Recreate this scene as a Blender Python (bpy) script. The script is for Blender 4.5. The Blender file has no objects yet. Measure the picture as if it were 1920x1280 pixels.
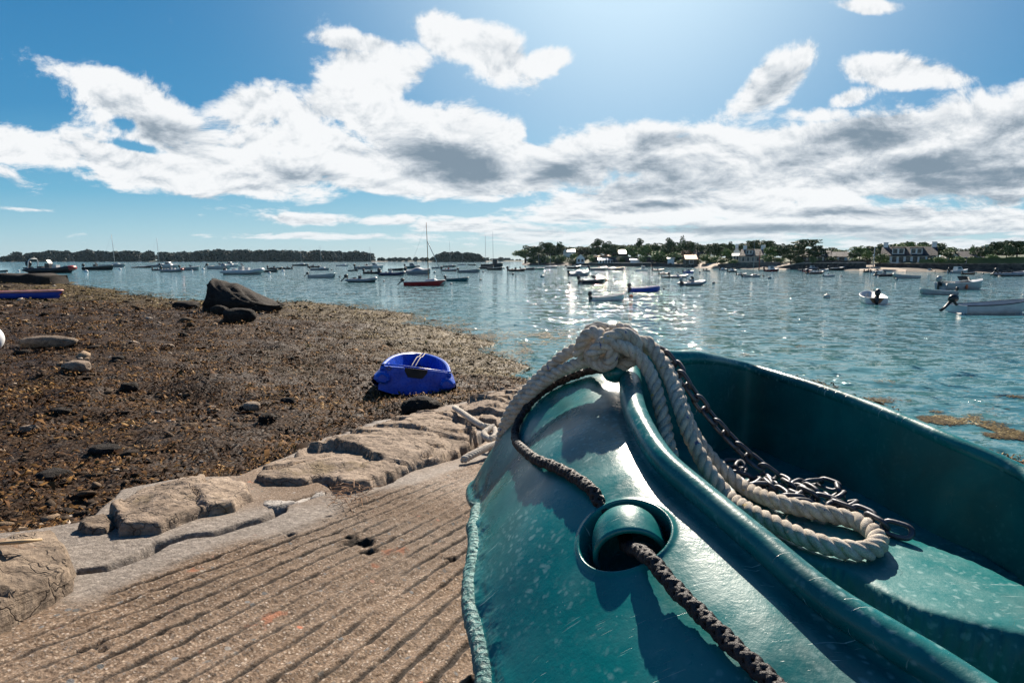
import bpy, math, random
import numpy as np
from mathutils import Vector, Matrix
rnd = random.Random(7)
RG = np.random.default_rng(11)
SC = bpy.context.scene
COL = SC.collection
F = 1066.667
PITCH = math.radians(8.1)
CP, SP = math.cos(PITCH), math.sin(PITCH)
CZ = 2.2            # eye height over the water

def cam_dir(px, py):
    u = (px-960)/F; v = (py-640)/F
    return np.array([u, CP-SP*v, -(SP+CP*v)])
def P(px, py, d):
    return cam_dir(px, py)*d + np.array([0, 0, CZ])
def at_z(px, py, z):
    r = cam_dir(px, py)
    return r*((z-CZ)/r[2]) + np.array([0, 0, CZ])
def proj(p):
    p = np.asarray(p, float); x = p[..., 0]; y = p[..., 1]; z = p[..., 2]-CZ
    d = y*CP - z*SP
    v = (-z*CP - y*SP)/d
    return 960+x/d*F, 640+v*F, d
def dist_py(py):
    return CZ/((py-488.2)/F)

# ---------------------------------------------------------------- noise
def _h(ix, iy, iz, seed):
    n = (ix.astype(np.int64)*374761393 + iy.astype(np.int64)*668265263 + iz.astype(np.int64)*2147483647 + seed*974634777) & 0xffffffff
    n = ((n ^ (n >> 13))*1274126177) & 0xffffffff
    n = ((n ^ (n >> 16))*2246822519) & 0xffffffff
    n = n ^ (n >> 15)
    return (n & 0xffffff)/float(0xffffff)
def vnoise(x, y, z=0.0, seed=0):
    x = np.asarray(x, float); y = np.asarray(y, float); z = np.zeros_like(x)+z
    xi, yi, zi = np.floor(x), np.floor(y), np.floor(z)
    fx, fy, fz = x-xi, y-yi, z-zi
    fx = fx*fx*(3-2*fx); fy = fy*fy*(3-2*fy); fz = fz*fz*(3-2*fz)
    r = 0
    for dx in (0, 1):
        for dy in (0, 1):
            for dz in (0, 1):
                w = (fx if dx else 1-fx)*(fy if dy else 1-fy)*(fz if dz else 1-fz)
                r = r + w*_h(xi+dx, yi+dy, zi+dz, seed)
    return r*2-1
def fbm(x, y, z=0.0, oct=4, seed=0, gain=.5):
    r = 0; a = 1; s = 0
    for i in range(oct):
        r = r + a*vnoise(x*2**i+i*17.3, y*2**i-i*9.1, np.asarray(z)*2**i, seed+i); s += a; a *= gain
    return r/s
def sstep(a, b, x):
    t = np.clip((x-a)/(b-a), 0, 1); return t*t*(3-2*t)
def seg_dist(X, Y, poly, closed=True):
    pts = list(poly); n = len(pts); best = np.full(np.shape(X), 1e9)
    for i in range(n if closed else n-1):
        ax, ay = pts[i]; bx, by = pts[(i+1) % n]
        dx, dy = bx-ax, by-ay; L = dx*dx+dy*dy+1e-12
        t = np.clip(((X-ax)*dx+(Y-ay)*dy)/L, 0, 1)
        best = np.minimum(best, np.hypot(X-ax-t*dx, Y-ay-t*dy))
    return best
def inside(X, Y, poly):
    c = np.zeros(np.shape(X), bool); n = len(poly)
    for i in range(n):
        ax, ay = poly[i]; bx, by = poly[(i+1) % n]
        if ay == by: continue
        k = ((ay > Y) != (by > Y)) & (X < (bx-ax)*(Y-ay)/(by-ay)+ax)
        c ^= k
    return c
def sdf(X, Y, poly):
    d = seg_dist(X, Y, poly); return np.where(inside(X, Y, poly), d, -d)
def spline(pts, n, closed=False):
    pts = [np.asarray(p, float) for p in pts]
    if not closed: pts = [2*pts[0]-pts[1]]+pts+[2*pts[-1]-pts[-2]]
    else: pts = [pts[-1]]+pts+[pts[0], pts[1]]
    out = []
    for i in range(1, len(pts)-2):
        p0, p1, p2, p3 = pts[i-1:i+3]
        t = np.linspace(0, 1, 24, endpoint=False)[:, None]
        out.append(.5*((2*p1)+(-p0+p2)*t+(2*p0-5*p1+4*p2-p3)*t**2+(-p0+3*p1-3*p2+p3)*t**3))
    out = np.vstack(out+[pts[-2][None]])
    s = np.r_[0, np.cumsum(np.linalg.norm(np.diff(out, axis=0), axis=1))]
    q = np.linspace(0, s[-1], n)
    return np.stack([np.interp(q, s, out[:, k]) for k in range(out.shape[1])], 1)

# ---------------------------------------------------------------- meshes
def mk(name, V, Fc, mat=None, parent=None, smooth=True, mats=None, midx=None):
    V = np.asarray(V, np.float32).reshape(-1, 3)
    me = bpy.data.meshes.new(name)
    if isinstance(Fc, np.ndarray):
        k = Fc.shape[1]; nf = len(Fc)
        me.vertices.add(len(V)); me.vertices.foreach_set('co', V.ravel())
        me.loops.add(nf*k); me.loops.foreach_set('vertex_index', Fc.astype(np.int32).ravel())
        me.polygons.add(nf); me.polygons.foreach_set('loop_start', np.arange(0, nf*k, k, dtype=np.int32))
        me.update(calc_edges=True); me.validate()
    else:
        me.from_pydata([tuple(map(float, v)) for v in V], [], [tuple(f) for f in Fc]); me.update()
    if smooth: me.polygons.foreach_set('use_smooth', [True]*len(me.polygons))
    o = bpy.data.objects.new(name, me); COL.objects.link(o)
    for m in (mats or ([mat] if mat else [])): me.materials.append(m)
    if midx is not None: me.polygons.foreach_set('material_index', np.asarray(midx, np.int32))
    if parent is not None: o.parent = parent
    return o
def gridfaces(n, m, wrap=False):
    i, j = np.meshgrid(np.arange(n-1), np.arange(m if wrap else m-1), indexing='ij')
    j2 = (j+1) % m
    return np.stack([i*m+j, i*m+j2, (i+1)*m+j2, (i+1)*m+j], -1).reshape(-1, 4)
def tag(o, label=None, cat=None, group=None, kind=None):
    if label: o['label'] = label
    if cat: o['category'] = cat
    if group: o['group'] = group
    if kind: o['kind'] = kind
    return o
def empty(name, loc=(0, 0, 0), rz=0.0, parent=None):
    o = bpy.data.objects.new(name, None); COL.objects.link(o); o.location = loc; o.rotation_euler = (0, 0, rz)
    o.empty_display_size = .1
    if parent: o.parent = parent
    return o
class MB:
    def __init__(s): s.v = []; s.f = []
    def add(s, V, Fs):
        b = len(s.v); s.v += [tuple(map(float, p)) for p in V]; s.f += [tuple(int(i)+b for i in f) for f in Fs]; return s
    def box(s, x0, x1, y0, y1, z0, z1):
        return s.add([(x0,y0,z0),(x1,y0,z0),(x1,y1,z0),(x0,y1,z0),(x0,y0,z1),(x1,y0,z1),(x1,y1,z1),(x0,y1,z1)],
                     [(0,3,2,1),(4,5,6,7),(0,1,5,4),(1,2,6,5),(2,3,7,6),(3,0,4,7)])
    def tube(s, pts, r, n=8, caps=True):
        pts = np.asarray(pts, float); m = len(pts); R = np.broadcast_to(r, (m,))
        T, A, B = frames(pts); a = np.linspace(0, 2*np.pi, n, endpoint=False)
        V = pts[:, None]+R[:, None, None]*(np.cos(a)[None, :, None]*A[:, None]+np.sin(a)[None, :, None]*B[:, None])
        b = len(s.v); s.add(V.reshape(-1, 3), gridfaces(m, n, True))
        if caps: s.f += [tuple(b+i for i in range(n))[::-1], tuple(b+(m-1)*n+i for i in range(n))]
        return s
    def lathe(s, prof, n=12, c=(0, 0, 0)):
        V = []; a = np.linspace(0, 2*np.pi, n, endpoint=False)
        for r, z in prof:
            V += [(c[0]+r*math.cos(t), c[1]+r*math.sin(t), c[2]+z) for t in a]
        return s.add(V, gridfaces(len(prof), n, True))
    def prism(s, poly, y0, y1):     # poly in xz, extruded in y
        n = len(poly); V = [(x, y0, z) for x, z in poly]+[(x, y1, z) for x, z in poly]
        return s.add(V, [tuple(range(n)), tuple(range(2*n-1, n-1, -1))]+[(i, n+i, n+(i+1) % n, (i+1) % n) for i in range(n)])
    def blob(s, c, r, seed=0, n=10, m=7, amp=.15):
        V = []
        for j in range(m):
            ph = math.pi*(j+.02)/(m-1+.04)
            for i in range(n):
                th = 2*math.pi*i/n
                d = np.array([math.sin(ph)*math.cos(th), math.sin(ph)*math.sin(th), math.cos(ph)])
                k = 1+amp*float(vnoise(np.array(d[0]*1.7+seed), np.array(d[1]*1.7), d[2]*1.7, 5))
                V.append(np.array(c)+d*np.array(r)*k)
        return s.add(V, gridfaces(m, n, True))
    def build(s, name, mat, parent=None, smooth=True):
        return mk(name, s.v, s.f, mat, parent, smooth)
def frames(pts):
    pts = np.asarray(pts, float); T = np.gradient(pts, axis=0); T /= np.linalg.norm(T, axis=1)[:, None]+1e-12
    up = np.array([0, 0, 1.]) if abs(T[0][2]) < .9 else np.array([1., 0, 0])
    a = np.cross(T[0], up); a /= np.linalg.norm(a); A = [a]
    for i in range(1, len(T)):
        a = A[-1]-T[i]*np.dot(A[-1], T[i]); a /= np.linalg.norm(a)+1e-12; A.append(a)
    A = np.array(A); B = np.cross(T, A); return T, A, B

# ---------------------------------------------------------------- materials
def newmat(name):
    m = bpy.data.materials.new(name); m.use_nodes = True; nt = m.node_tree
    b = nt.nodes['Principled BSDF']; return m, nt, b
class N:
    """tiny node helper"""
    def __init__(s, nt): s.nt = nt
    def n(s, t, **k):
        x = s.nt.nodes.new(t)
        for a, v in k.items(): setattr(x, a, v)
        return x
    def put(s, sock, v):
        if hasattr(v, 'node') or isinstance(v, bpy.types.NodeSocket): s.nt.links.new(v, sock)
        else: sock.default_value = v
    def noise(s, vec, scale, detail=4, rough=.5, dist=0.0, out='Fac', dim='3D'):
        x = s.n('ShaderNodeTexNoise'); x.noise_dimensions = dim
        if vec is not None: s.put(x.inputs['Vector'], vec)
        x.inputs['Scale'].default_value = scale; x.inputs['Detail'].default_value = detail
        x.inputs['Roughness'].default_value = rough; x.inputs['Distortion'].default_value = dist
        return x.outputs[out]
    def vor(s, vec, scale, feature='F1', out='Distance', rand=1.0):
        x = s.n('ShaderNodeTexVoronoi', feature=feature)
        if vec is not None: s.put(x.inputs['Vector'], vec)
        x.inputs['Scale'].default_value = scale; x.inputs['Randomness'].default_value = rand
        return x.outputs[out]
    def math(s, op, a, b=0.0, c=0.0, clamp=False):
        x = s.n('ShaderNodeMath', operation=op, use_clamp=clamp); s.put(x.inputs[0], a); s.put(x.inputs[1], b)
        s.put(x.inputs[2], c); return x.outputs[0]
    def vm(s, op, a, b=(0, 0, 0), out=0):
        x = s.n('ShaderNodeVectorMath', operation=op); s.put(x.inputs[0], a); s.put(x.inputs[1], b); return x.outputs[out]
    def mr(s, v, a, b, c=0.0, d=1.0, smooth=True):
        x = s.n('ShaderNodeMapRange', interpolation_type='SMOOTHSTEP' if smooth else 'LINEAR')
        for k, q in zip(('Value', 'From Min', 'From Max', 'To Min', 'To Max'), (v, a, b, c, d)): s.put(x.inputs[k], q)
        return x.outputs[0]
    def mix(s, f, a, b, mode='MIX'):
        x = s.n('ShaderNodeMix', data_type='RGBA', blend_type=mode); s.put(x.inputs['Factor'], f)
        s.put(x.inputs[6], c4(a)); s.put(x.inputs[7], c4(b)); return x.outputs[2]
    def ramp(s, f, stops):
        x = s.n('ShaderNodeValToRGB'); s.put(x.inputs[0], f); e = x.color_ramp.elements
        while len(e) < len(stops): e.new(.5)
        for q, (p, c) in zip(e, stops): q.position = p; q.color = c4(c)
        return x.outputs[0]
    def bump(s, h, dist=.01, strength=1.0, normal=None):
        x = s.n('ShaderNodeBump'); x.inputs['Distance'].default_value = dist; x.inputs['Strength'].default_value = strength
        s.put(x.inputs['Height'], h)
        if normal is not None: s.put(x.inputs['Normal'], normal)
        return x.outputs[0]
    def obj(s): return s.n('ShaderNodeTexCoord').outputs['Object']
    def pos(s): return s.n('ShaderNodeNewGeometry').outputs['Position']
    def island(s): return s.n('ShaderNodeNewGeometry').outputs['Random Per Island']
def c4(c):
    if isinstance(c, bpy.types.NodeSocket): return c
    return tuple(c)+(1,) if len(c) == 3 else tuple(c)
_mc = {}
def paint(name, col, rough=.45, metal=0.0, var=.12, scale=3.0, bump=0.0):
    key = (name, col, rough)
    if key in _mc: return _mc[key]
    m, nt, b = newmat(name); n = N(nt); o = n.obj()
    f = n.noise(o, scale, 5, .6)
    dark = tuple(c*(1-var*2.2) for c in col); light = tuple(min(1, c*(1+var)) for c in col)
    n.put(b.inputs['Base Color'], n.mix(n.mr(f, .3, .7), dark, light))
    n.put(b.inputs['Roughness'], n.mr(n.noise(o, scale*4, 3), .3, .7, rough*.8, min(1, rough*1.25)))
    b.inputs['Metallic'].default_value = metal
    if bump: n.put(b.inputs['Normal'], n.bump(n.noise(o, scale*8, 4), bump))
    _mc[key] = m; return m
# ================================================================ camera, sun, sky
cam = bpy.data.cameras.new('camera'); camo = bpy.data.objects.new('camera', cam); COL.objects.link(camo)
camo.location = (0, 0, CZ); camo.rotation_euler = (math.pi/2-PITCH, 0, 0)
cam.lens = 20; cam.sensor_width = 36; cam.clip_end = 20000; cam.clip_start = .02
SC.camera = camo
SUN = cam_dir(1200, -290); SUN /= np.linalg.norm(SUN)
SEL = math.asin(SUN[2]); SAZ = math.atan2(SUN[0], SUN[1])
sl = bpy.data.lights.new('sun', 'SUN'); sl.energy = 5.0; sl.angle = math.radians(.5); sl.color = (1, .88, .74)
so = bpy.data.objects.new('sun', sl); COL.objects.link(so)
so.rotation_euler = Vector(SUN).to_track_quat('Z', 'Y').to_euler()
so.location = (0, 0, 30)
w = bpy.data.worlds.new("World"); SC.world = w; w.use_nodes = True; nt = w.node_tree; nt.nodes.clear(); n = N(nt)
sky = n.n('ShaderNodeTexSky'); sky.sky_type = 'NISHITA'; sky.sun_disc = False
sky.sun_elevation = SEL; sky.sun_rotation = SAZ; sky.altitude = 0; sky.air_density = 1.0; sky.dust_density = .6; sky.ozone_density = 2.0
D = n.n('ShaderNodeTexCoord').outputs['Generated']
sep = n.n('ShaderNodeSeparateXYZ'); n.put(sep.inputs[0], D)
dy = n.math('MAXIMUM', n.math('ABSOLUTE', sep.outputs[1]), .02)
A_ = n.math('DIVIDE', sep.outputs[0], dy); E_ = n.math('DIVIDE', sep.outputs[2], dy)
cb = n.n('ShaderNodeCombineXYZ'); n.put(cb.inputs[0], A_); n.put(cb.inputs[1], E_); AE = cb.outputs[0]
def ae(px, py):
    d = cam_dir(px, py); return d[0]/d[1], d[2]/d[1]
def blobs(lst):
    tot = None
    for (px, py, rx, ry, rot, s) in lst:
        a, e = ae(px, py)
        m = n.n('ShaderNodeMapping', vector_type='TEXTURE'); n.put(m.inputs[0], AE)
        m.inputs['Location'].default_value = (a, e, 0); m.inputs['Rotation'].default_value = (0, 0, math.radians(rot))
        m.inputs['Scale'].default_value = (rx/F, ry/F, 1)
        L = n.vm('LENGTH', m.outputs[0], out=1)
        v = n.mr(L, 0.1, 1.75, s, 0.0)
        tot = v if tot is None else n.math('MAXIMUM', tot, v)
    return tot
MASK = blobs([
 (190,160,110,38,-22,.85),(300,235,190,60,-25,1.0),(60,280,170,40,-6,.95),(0,318,60,22,-30,.7),(260,310,240,45,-12,1.05),(480,200,130,45,15,.95),(420,280,210,60,0,1.0),(620,270,200,60,8,1.0),(960,250,60,30,0,.9),(1010,300,150,60,0,1.05),(640,190,150,55,20,1.0),
 (690,130,120,50,10,.95),(500,290,330,65,-3,1.1),(420,335,220,38,-6,1.0),(800,260,210,70,-5,1.1),(860,330,260,50,-2,1.05),(690,85,95,20,-8,.9),(860,75,90,42,-20,1.0),(930,110,80,45,-30,1.0),
 (1020,115,60,26,20,.85),(640,245,60,30,-20,.8),(1190,262,110,42,5,1.05),(1080,310,130,55,0,1.1),(1300,300,240,60,5,1.1),
 (1440,170,105,42,38,1.05),(1530,215,80,18,0,.8),(1490,125,60,28,35,.9),(1590,185,55,18,15,.8),(1695,138,125,28,-6,.95),(1620,12,75,15,-3,.85),
 (1500,290,260,60,8,1.1),(1700,270,230,70,14,1.15),(1880,240,200,75,16,1.2),(1850,320,260,60,0,1.2),(1500,350,520,42,2,1.1),(1350,395,520,30,1,1.0),(1700,420,460,30,0,1.0),
 (640,413,200,13,-1,.72),(900,425,170,15,0,.78),(620,443,330,8,0,.62),(1250,445,420,20,0,.9),(1800,455,300,16,0,.8),(60,392,90,6,-3,.5)])
HOLE = blobs([(235,232,26,12,-20,.5),(262,278,45,9,-12,.55),(660,252,45,14,-28,.55),(525,287,32,9,-5,.5),(1340,355,60,6,0,.4),(1010,250,26,24,-60,.5),(1260,285,20,8,0,.3),(800,392,140,8,-3,.55)])
DARK = blobs([(330,258,85,26,-22,.75),(845,312,120,32,-8,1.0),(1045,328,70,32,0,.8),(1235,262,60,18,0,.62),(1190,335,170,30,4,1.0),(1330,320,60,28,0,.7),(560,330,110,12,-4,.4),(1240,385,70,10,0,.7),
 (1470,315,90,14,8,.6),(1640,250,160,30,12,.8),(1780,300,200,22,8,.85),(1860,340,180,26,4,1.0),(1900,230,110,30,12,.5),(1600,395,190,10,0,.8),(1900,375,140,12,0,.9),(1450,430,420,8,0,.75),(1800,445,260,10,0,.7),(1440,180,55,14,35,.32),(900,440,200,4,0,.3)])
# turbulence: billowy high up, streaky towards the horizon
st = n.n('ShaderNodeCombineXYZ'); n.put(st.inputs[0], A_)
n.put(st.inputs[1], n.math('MULTIPLY', n.math('LOGARITHM', n.math('ADD', n.math('MAXIMUM', E_, 0.0), .045), 2.71828), .42)); ST = st.outputs[0]
f1 = n.noise(ST, 9.0, 10, .66, .3); 
f2 = n.noise(n.vm('ADD', ST, (SUN[0]*.02, .025, 0)), 9.0, 5, .64, .3)
f3 = n.noise(n.vm('MULTIPLY', ST, (1, 2.6, 1)), 3.6, 7, .6, .2)
dens = n.math('ADD', n.math('SUBTRACT', MASK, HOLE), n.math('MULTIPLY', n.math('SUBTRACT', n.math('ADD', n.math('MULTIPLY', f1, .65), n.math('MULTIPLY', f3, .35)), .5), 3.1))
dens = n.math('SUBTRACT', dens, .38)
alpha = n.mr(dens, -.06, .32)
relief = n.math('MULTIPLY', n.math('SUBTRACT', f1, f2), 2.6)
dk = n.math('ADD', n.math('MULTIPLY', DARK, n.mr(n.math('ADD', n.math('MULTIPLY', f3, .6), n.math('MULTIPLY', f1, .4)), .36, .62, .35, 1.15)), n.mr(dens, .35, 1.4, 0.0, .3))
dk = n.math('ADD', n.math('SUBTRACT', dk, relief), n.math('MULTIPLY', n.math('SUBTRACT', n.noise(n.vm('MULTIPLY', ST, (1, 1.8, 1)), 5.0, 5, .6, .3), .47), .9))
ccol = n.ramp(dk, [(0.0, (.93,.945,.96)), (.14, (.85,.875,.90)), (.42, (.60,.655,.71)), (.75, (.33,.40,.47)), (1.0, (.22,.295,.37))])
# grade the clear sky: deep blue away from the sun, pale low down, a glow round the sun
base = n.ramp(n.math('MAXIMUM', E_, 0.0), [(0.0, (.50,.66,.72)), (.055, (.32,.58,.71)), (.12, (.13,.44,.66)), (.26, (.034,.27,.54)), (.5, (.016,.195,.455)), (.9, (.006,.09,.27))])
ca = n.vm('DOT_PRODUCT', n.vm('NORMALIZE', D), tuple(float(q) for q in SUN), out=1)
glow = n.math('POWER', n.mr(ca, .62, 1.0, 0.0, 1.05, False), 5.0)
graded = n.mix(glow, base, (.55, .78, .95))
graded = n.vm('MULTIPLY', graded, (10, 10, 10))
skyc = n.mix(.88, sky.outputs[0], graded)
ccol = n.mix(n.mr(E_, .0, .09, .42, 0.0), ccol, (.60, .70, .74))
CL10 = n.vm('MULTIPLY', ccol, (10, 10, 10))
full = n.mix(n.math('MULTIPLY', alpha, n.mr(E_, -.005, .012)), skyc, CL10)
bg = n.n('ShaderNodeBackground'); bg.inputs['Strength'].default_value = .05
out = n.n('ShaderNodeOutputWorld'); n.put(bg.inputs['Color'], full); n.put(out.inputs[0], bg.outputs[0])
w.cycles.sampling_method = 'MANUAL'; w.cycles.sample_map_resolution = 1024
SC.view_settings.view_transform = 'Standard'; SC.view_settings.look = 'None'; SC.view_settings.exposure = 1.0; SC.view_settings.gamma = 1
SC.cycles.use_denoising = True; SC.cycles.max_bounces = 5; SC.cycles.sample_clamp_indirect = 6
# ================================================================ water
def water_mat():
    m, nt, b = newmat('sea_water'); n = N(nt); p = n.pos()
    b.inputs['Roughness'].default_value = .045; b.inputs['IOR'].default_value = 1.33
    mp = n.n('ShaderNodeMapping'); n.put(mp.inputs[0], p); mp.inputs['Rotation'].default_value = (0, 0, math.radians(9)); mp.inputs['Scale'].default_value = (.42, 1, 1); q = mp.outputs[0]
    big = n.noise(q, .12, 3, .5)
    a = n.noise(q, 1.15, 3, .5, .5); c = n.noise(q, 3.6, 3, .6, .4); e = n.noise(q, 12.0, 3, .6, .2)
    col = n.mix(n.mr(big, .35, .65), (.045, .145, .165), (.06, .185, .20))
    n.put(b.inputs['Base Color'], col)
    patch = n.math('MULTIPLY', n.mr(n.noise(n.vm('MULTIPLY', p, (2.4, .9, 1)), 1.0, 3, .65), .50, .62, .5, 2.0), n.mr(n.noise(n.vm('MULTIPLY', p, (.8, .25, 1)), 1.0, 3, .6), .4, .6, .65, 1.35))
    h = n.math('ADD', n.math('MULTIPLY', a, .07), n.math('ADD', n.math('MULTIPLY', c, .032), n.math('MULTIPLY', patch, n.math('MULTIPLY', e, .0085))))
    def slope(sc, amp, det=2):
        return n.vm('MULTIPLY', n.vm('SUBTRACT', n.noise(q, sc, det, .55, .3, out='Color'), (.5, .5, .5)), (amp*.95, amp*1.15, 0))
    sv = n.vm('ADD', slope(1.3, .42), slope(4.5, .6))
    q2 = n.vm('MULTIPLY', p, (.8, 1.0, 1.0)); sp_ = n.vm('MULTIPLY', n.vm('SUBTRACT', n.noise(q2, 2.8, 2, .5, .2, out='Color'), (.5, .5, .5)), (.9, 1.15, 0))
    cmb = n.n('ShaderNodeCombineXYZ'); [n.put(cmb.inputs[i], patch) for i in range(3)]
    sv = n.vm('ADD', sv, n.vm('MULTIPLY', n.vm('ADD', slope(15.0, .75), sp_), cmb.outputs[0]))
    nn = n.vm('NORMALIZE', n.vm('ADD', sv, (0, 0, 1)))
    n.put(b.inputs['Normal'], n.bump(h, 1.0, .55, nn))
    return m
wv = np.array([[-4000, -60, 0], [4000, -60, 0], [4000, 9000, 0], [-4000, 9000, 0]])
tag(mk('water', wv, np.array([[0, 1, 2, 3]]), water_mat(), smooth=False), kind='structure')
# ================================================================ beach and slipway
SHORE_PX = [(-400,512),(60,516),(130,528),(215,545),(330,560),(440,572),(560,566),(640,576),(740,590),(800,606),(850,626),(890,650),(935,680),(960,705)]
SHORE = [at_z(x, y, 0)[:2] for x, y in SHORE_PX]+[(1.2, 10.2), (4.2, 10.6), (5.3, 9.2), (5.25, 7.6), (5.5, 6.1), (6.2, 3.0), (8, -6), (8, -40)]
LAND = SHORE+[(-60, -40), (-120, 60)]
def beach_h(X, Y):
    d = sdf(X, Y, LAND); d = d+(fbm(X*.3, Y*.3, 0, 3, 88)*1.0+fbm(X*1.3, Y*1.3, 0, 2, 89)*.25)*sstep(2.0, 8.0, Y)
    Dk = np.interp(X, [-20, -5, 0], [34, 17, 9.0])
    z = np.where(d > 0, 1.2*np.tanh(d/Dk*1.05), d*.09)
    r = np.hypot(X, Y)
    bumps = fbm(X*.9, Y*1.1, 0, 4, 3)*.13 + fbm(X*2.2, Y*2.6, 0, 3, 9)*.035 + fbm(X*9, Y*9, 0, 3, 21)*.012
    z = z + bumps*sstep(-1.5, 4.0, d)*1.0
    z = z + fbm(X*.25, Y*.5, 0, 3, 31)*.05*sstep(-4, 1, d)*sstep(8, 20, Y)
    return z
SD = np.array([.386, .922]); SN = np.array([.922, -.386])
def slip_z(X, Y): return CZ-.62-.174*(X*SD[0]+Y*SD[1])
def slip_pt(px, py, dz=0.0):
    r = cam_dir(px, py); al = r[0]*SD[0]+r[1]*SD[1]
    t = (.62-dz)/(-r[2]-.174*al); q = r*t; q[2] += CZ; return q
# border (px): outer edge of the stones, inner edge concrete
OUTER_PX = [(-500,1150),(-200,1040),(0,1000),(100,985),(180,975),(230,915),(330,898),(450,893),(520,860),(620,820),(700,790),(790,772),(870,752),(930,735)]
OUT = [slip_pt(x, y)[:2] for x, y in OUTER_PX]
OUT = [o for o in OUT if o[1] < 8.0]+[np.array((.35, 9.0)), np.array((.9, 11.2))]
SLIP = [np.array((-3.2, -1.6))]+OUT+[np.array((2.6, 11.4)), np.array((3.5, 8)), np.array((3.2, 5.0)), np.array((2.4, -1.6))]
def ground_z(X, Y):
    X = np.asarray(X, float); Y = np.asarray(Y, float)
    s = sdf(X, Y, SLIP); return np.where(s > 0, np.maximum(slip_z(X, Y), beach_h(X, Y)-.3*0), beach_h(X, Y))
def beach_mat():
    m, nt, b = newmat('wet_shingle'); n = N(nt); p = n.pos()
    big = n.noise(p, .9, 5, .6); mid = n.noise(p, 7, 6, .65); fine = n.noise(p, 40, 6, .7)
    c = n.ramp(fine, [(.25, (.008, .005, .0035)), (.5, (.026, .015, .009)), (.68, (.065, .038, .021)), (.85, (.2, .13, .08))])
    c2 = n.ramp(mid, [(.3, (.010, .006, .003)), (.6, (.05, .026, .011)), (.8, (.11, .065, .025))])
    c = n.mix(n.mr(big, .35, .62), c, c2)
    sx = n.n('ShaderNodeSeparateXYZ'); n.put(sx.inputs[0], p)
    olive = n.ramp(n.noise(n.vm('MULTIPLY', p, (1, .5, 1)), 2.5, 6, .65), [(.3, (.03, .022, .01)), (.55, (.13, .09, .03)), (.75, (.25, .19, .075))])
    c = n.mix(n.math('MULTIPLY', n.mr(n.math('ADD', sx.outputs[2], n.math('MULTIPLY', n.math('SUBTRACT', big, .5), .3)), .05, .34, .85, 0.0), .9), c, olive)
    n.put(b.inputs['Base Color'], c); n.put(b.inputs['Roughness'], n.mr(mid, .3, .7, .45, .85))
    h = n.math('ADD', n.math('MULTIPLY', fine, .4), n.math('MULTIPLY', n.math('SUBTRACT', 1.0, n.vor(p, 26)), .6))
    n.put(b.inputs['Normal'], n.bump(h, .03, 1.0)); b.inputs['Specular IOR Level'].default_value = .1
    return m
def concrete_mat():
    m, nt, b = newmat('ribbed_concrete'); n = N(nt); p = n.pos()
    big = n.noise(p, 1.6, 4, .6); mid = n.noise(p, 9, 5, .65, .5); fine = n.noise(p, 130, 5, .7)
    agg = n.vor(p, 150, out='Color'); aggd = n.vor(p, 150)
    ag2 = n.vor(p, 42, out='Color'); ag2d = n.vor(p, 42)
    c = n.ramp(fine, [(.28, (.03, .018, .011)), (.43, (.125, .08, .05)), (.58, (.255, .182, .126)), (.76, (.54, .42, .31))])
    s1 = n.n('ShaderNodeSeparateColor'); n.put(s1.inputs[0], agg)
    stone = n.ramp(s1.outputs[0], [(0, (.06, .055, .05)), (.3, (.26, .19, .135)), (.6, (.17, .155, .145)), (.85, (.5, .4, .3)), (1, (.62, .55, .48))])
    c = n.mix(n.mr(aggd, .25, .5, .75, 0.0), c, stone)
    s2 = n.n('ShaderNodeSeparateColor'); n.put(s2.inputs[0], ag2)
    c = n.mix(n.math('MULTIPLY', n.mr(ag2d, .22, .32, 1.0, 0.0), n.mr(s2.outputs[1], .82, .86)), c, n.ramp(s2.outputs[0], [(0, (.07, .08, .085)), (.5, (.2, .2, .2)), (.9, (.45, .38, .3)), (1, (.45, .14, .07))]))
    c = n.mix(n.mr(mid, .55, .75, 0.0, .6), c, (.085, .062, .04))
    c = n.mix(n.mr(n.noise(p, 5.1, 4, .6, 1.0), .66, .72, 0.0, .7), c, (.38, .13, .06))
    c = n.mix(n.mr(n.noise(p, .9, 5, .6), .38, .62, .0, .42), c, (.07, .05, .035))
    # dirt caught in the grooves
    at = n.n('ShaderNodeAttribute'); at.attribute_name = 'groove'
    c = n.mix(n.mr(n.math('MULTIPLY', at.outputs['Fac'], n.mr(n.noise(p, 14, 4, .7), .3, .5, .55, 1.1)), .08, .7, 0.0, .93), c, (.014, .009, .006))
    at2 = n.n('ShaderNodeAttribute'); at2.attribute_name = 'smooth'
    grey = n.ramp(n.noise(p, 60, 6, .7), [(.3, (.085, .075, .066)), (.55, (.24, .212, .185)), (.75, (.48, .43, .38))])
    c = n.mix(n.math('MULTIPLY', at2.outputs['Fac'], .85), c, grey)
    n.put(b.inputs['Base Color'], c); n.put(b.inputs['Roughness'], n.mr(big, .3, .7, .7, .95)); b.inputs['Specular IOR Level'].default_value = .25
    h = n.math('ADD', n.math('MULTIPLY', fine, .55), n.math('ADD', n.math('MULTIPLY', n.math('SUBTRACT', 1.0, aggd), .13), n.math('MULTIPLY', n.noise(p, 38, 6, .75), .55)))
    n.put(b.inputs['Normal'], n.bump(h, .009, 1.0))
    return m
def attr(o, name, vals):
    a = o.data.attributes.new(name, 'FLOAT', 'POINT'); a.data.foreach_set('value', np.asarray(vals, np.float32).ravel())
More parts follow.
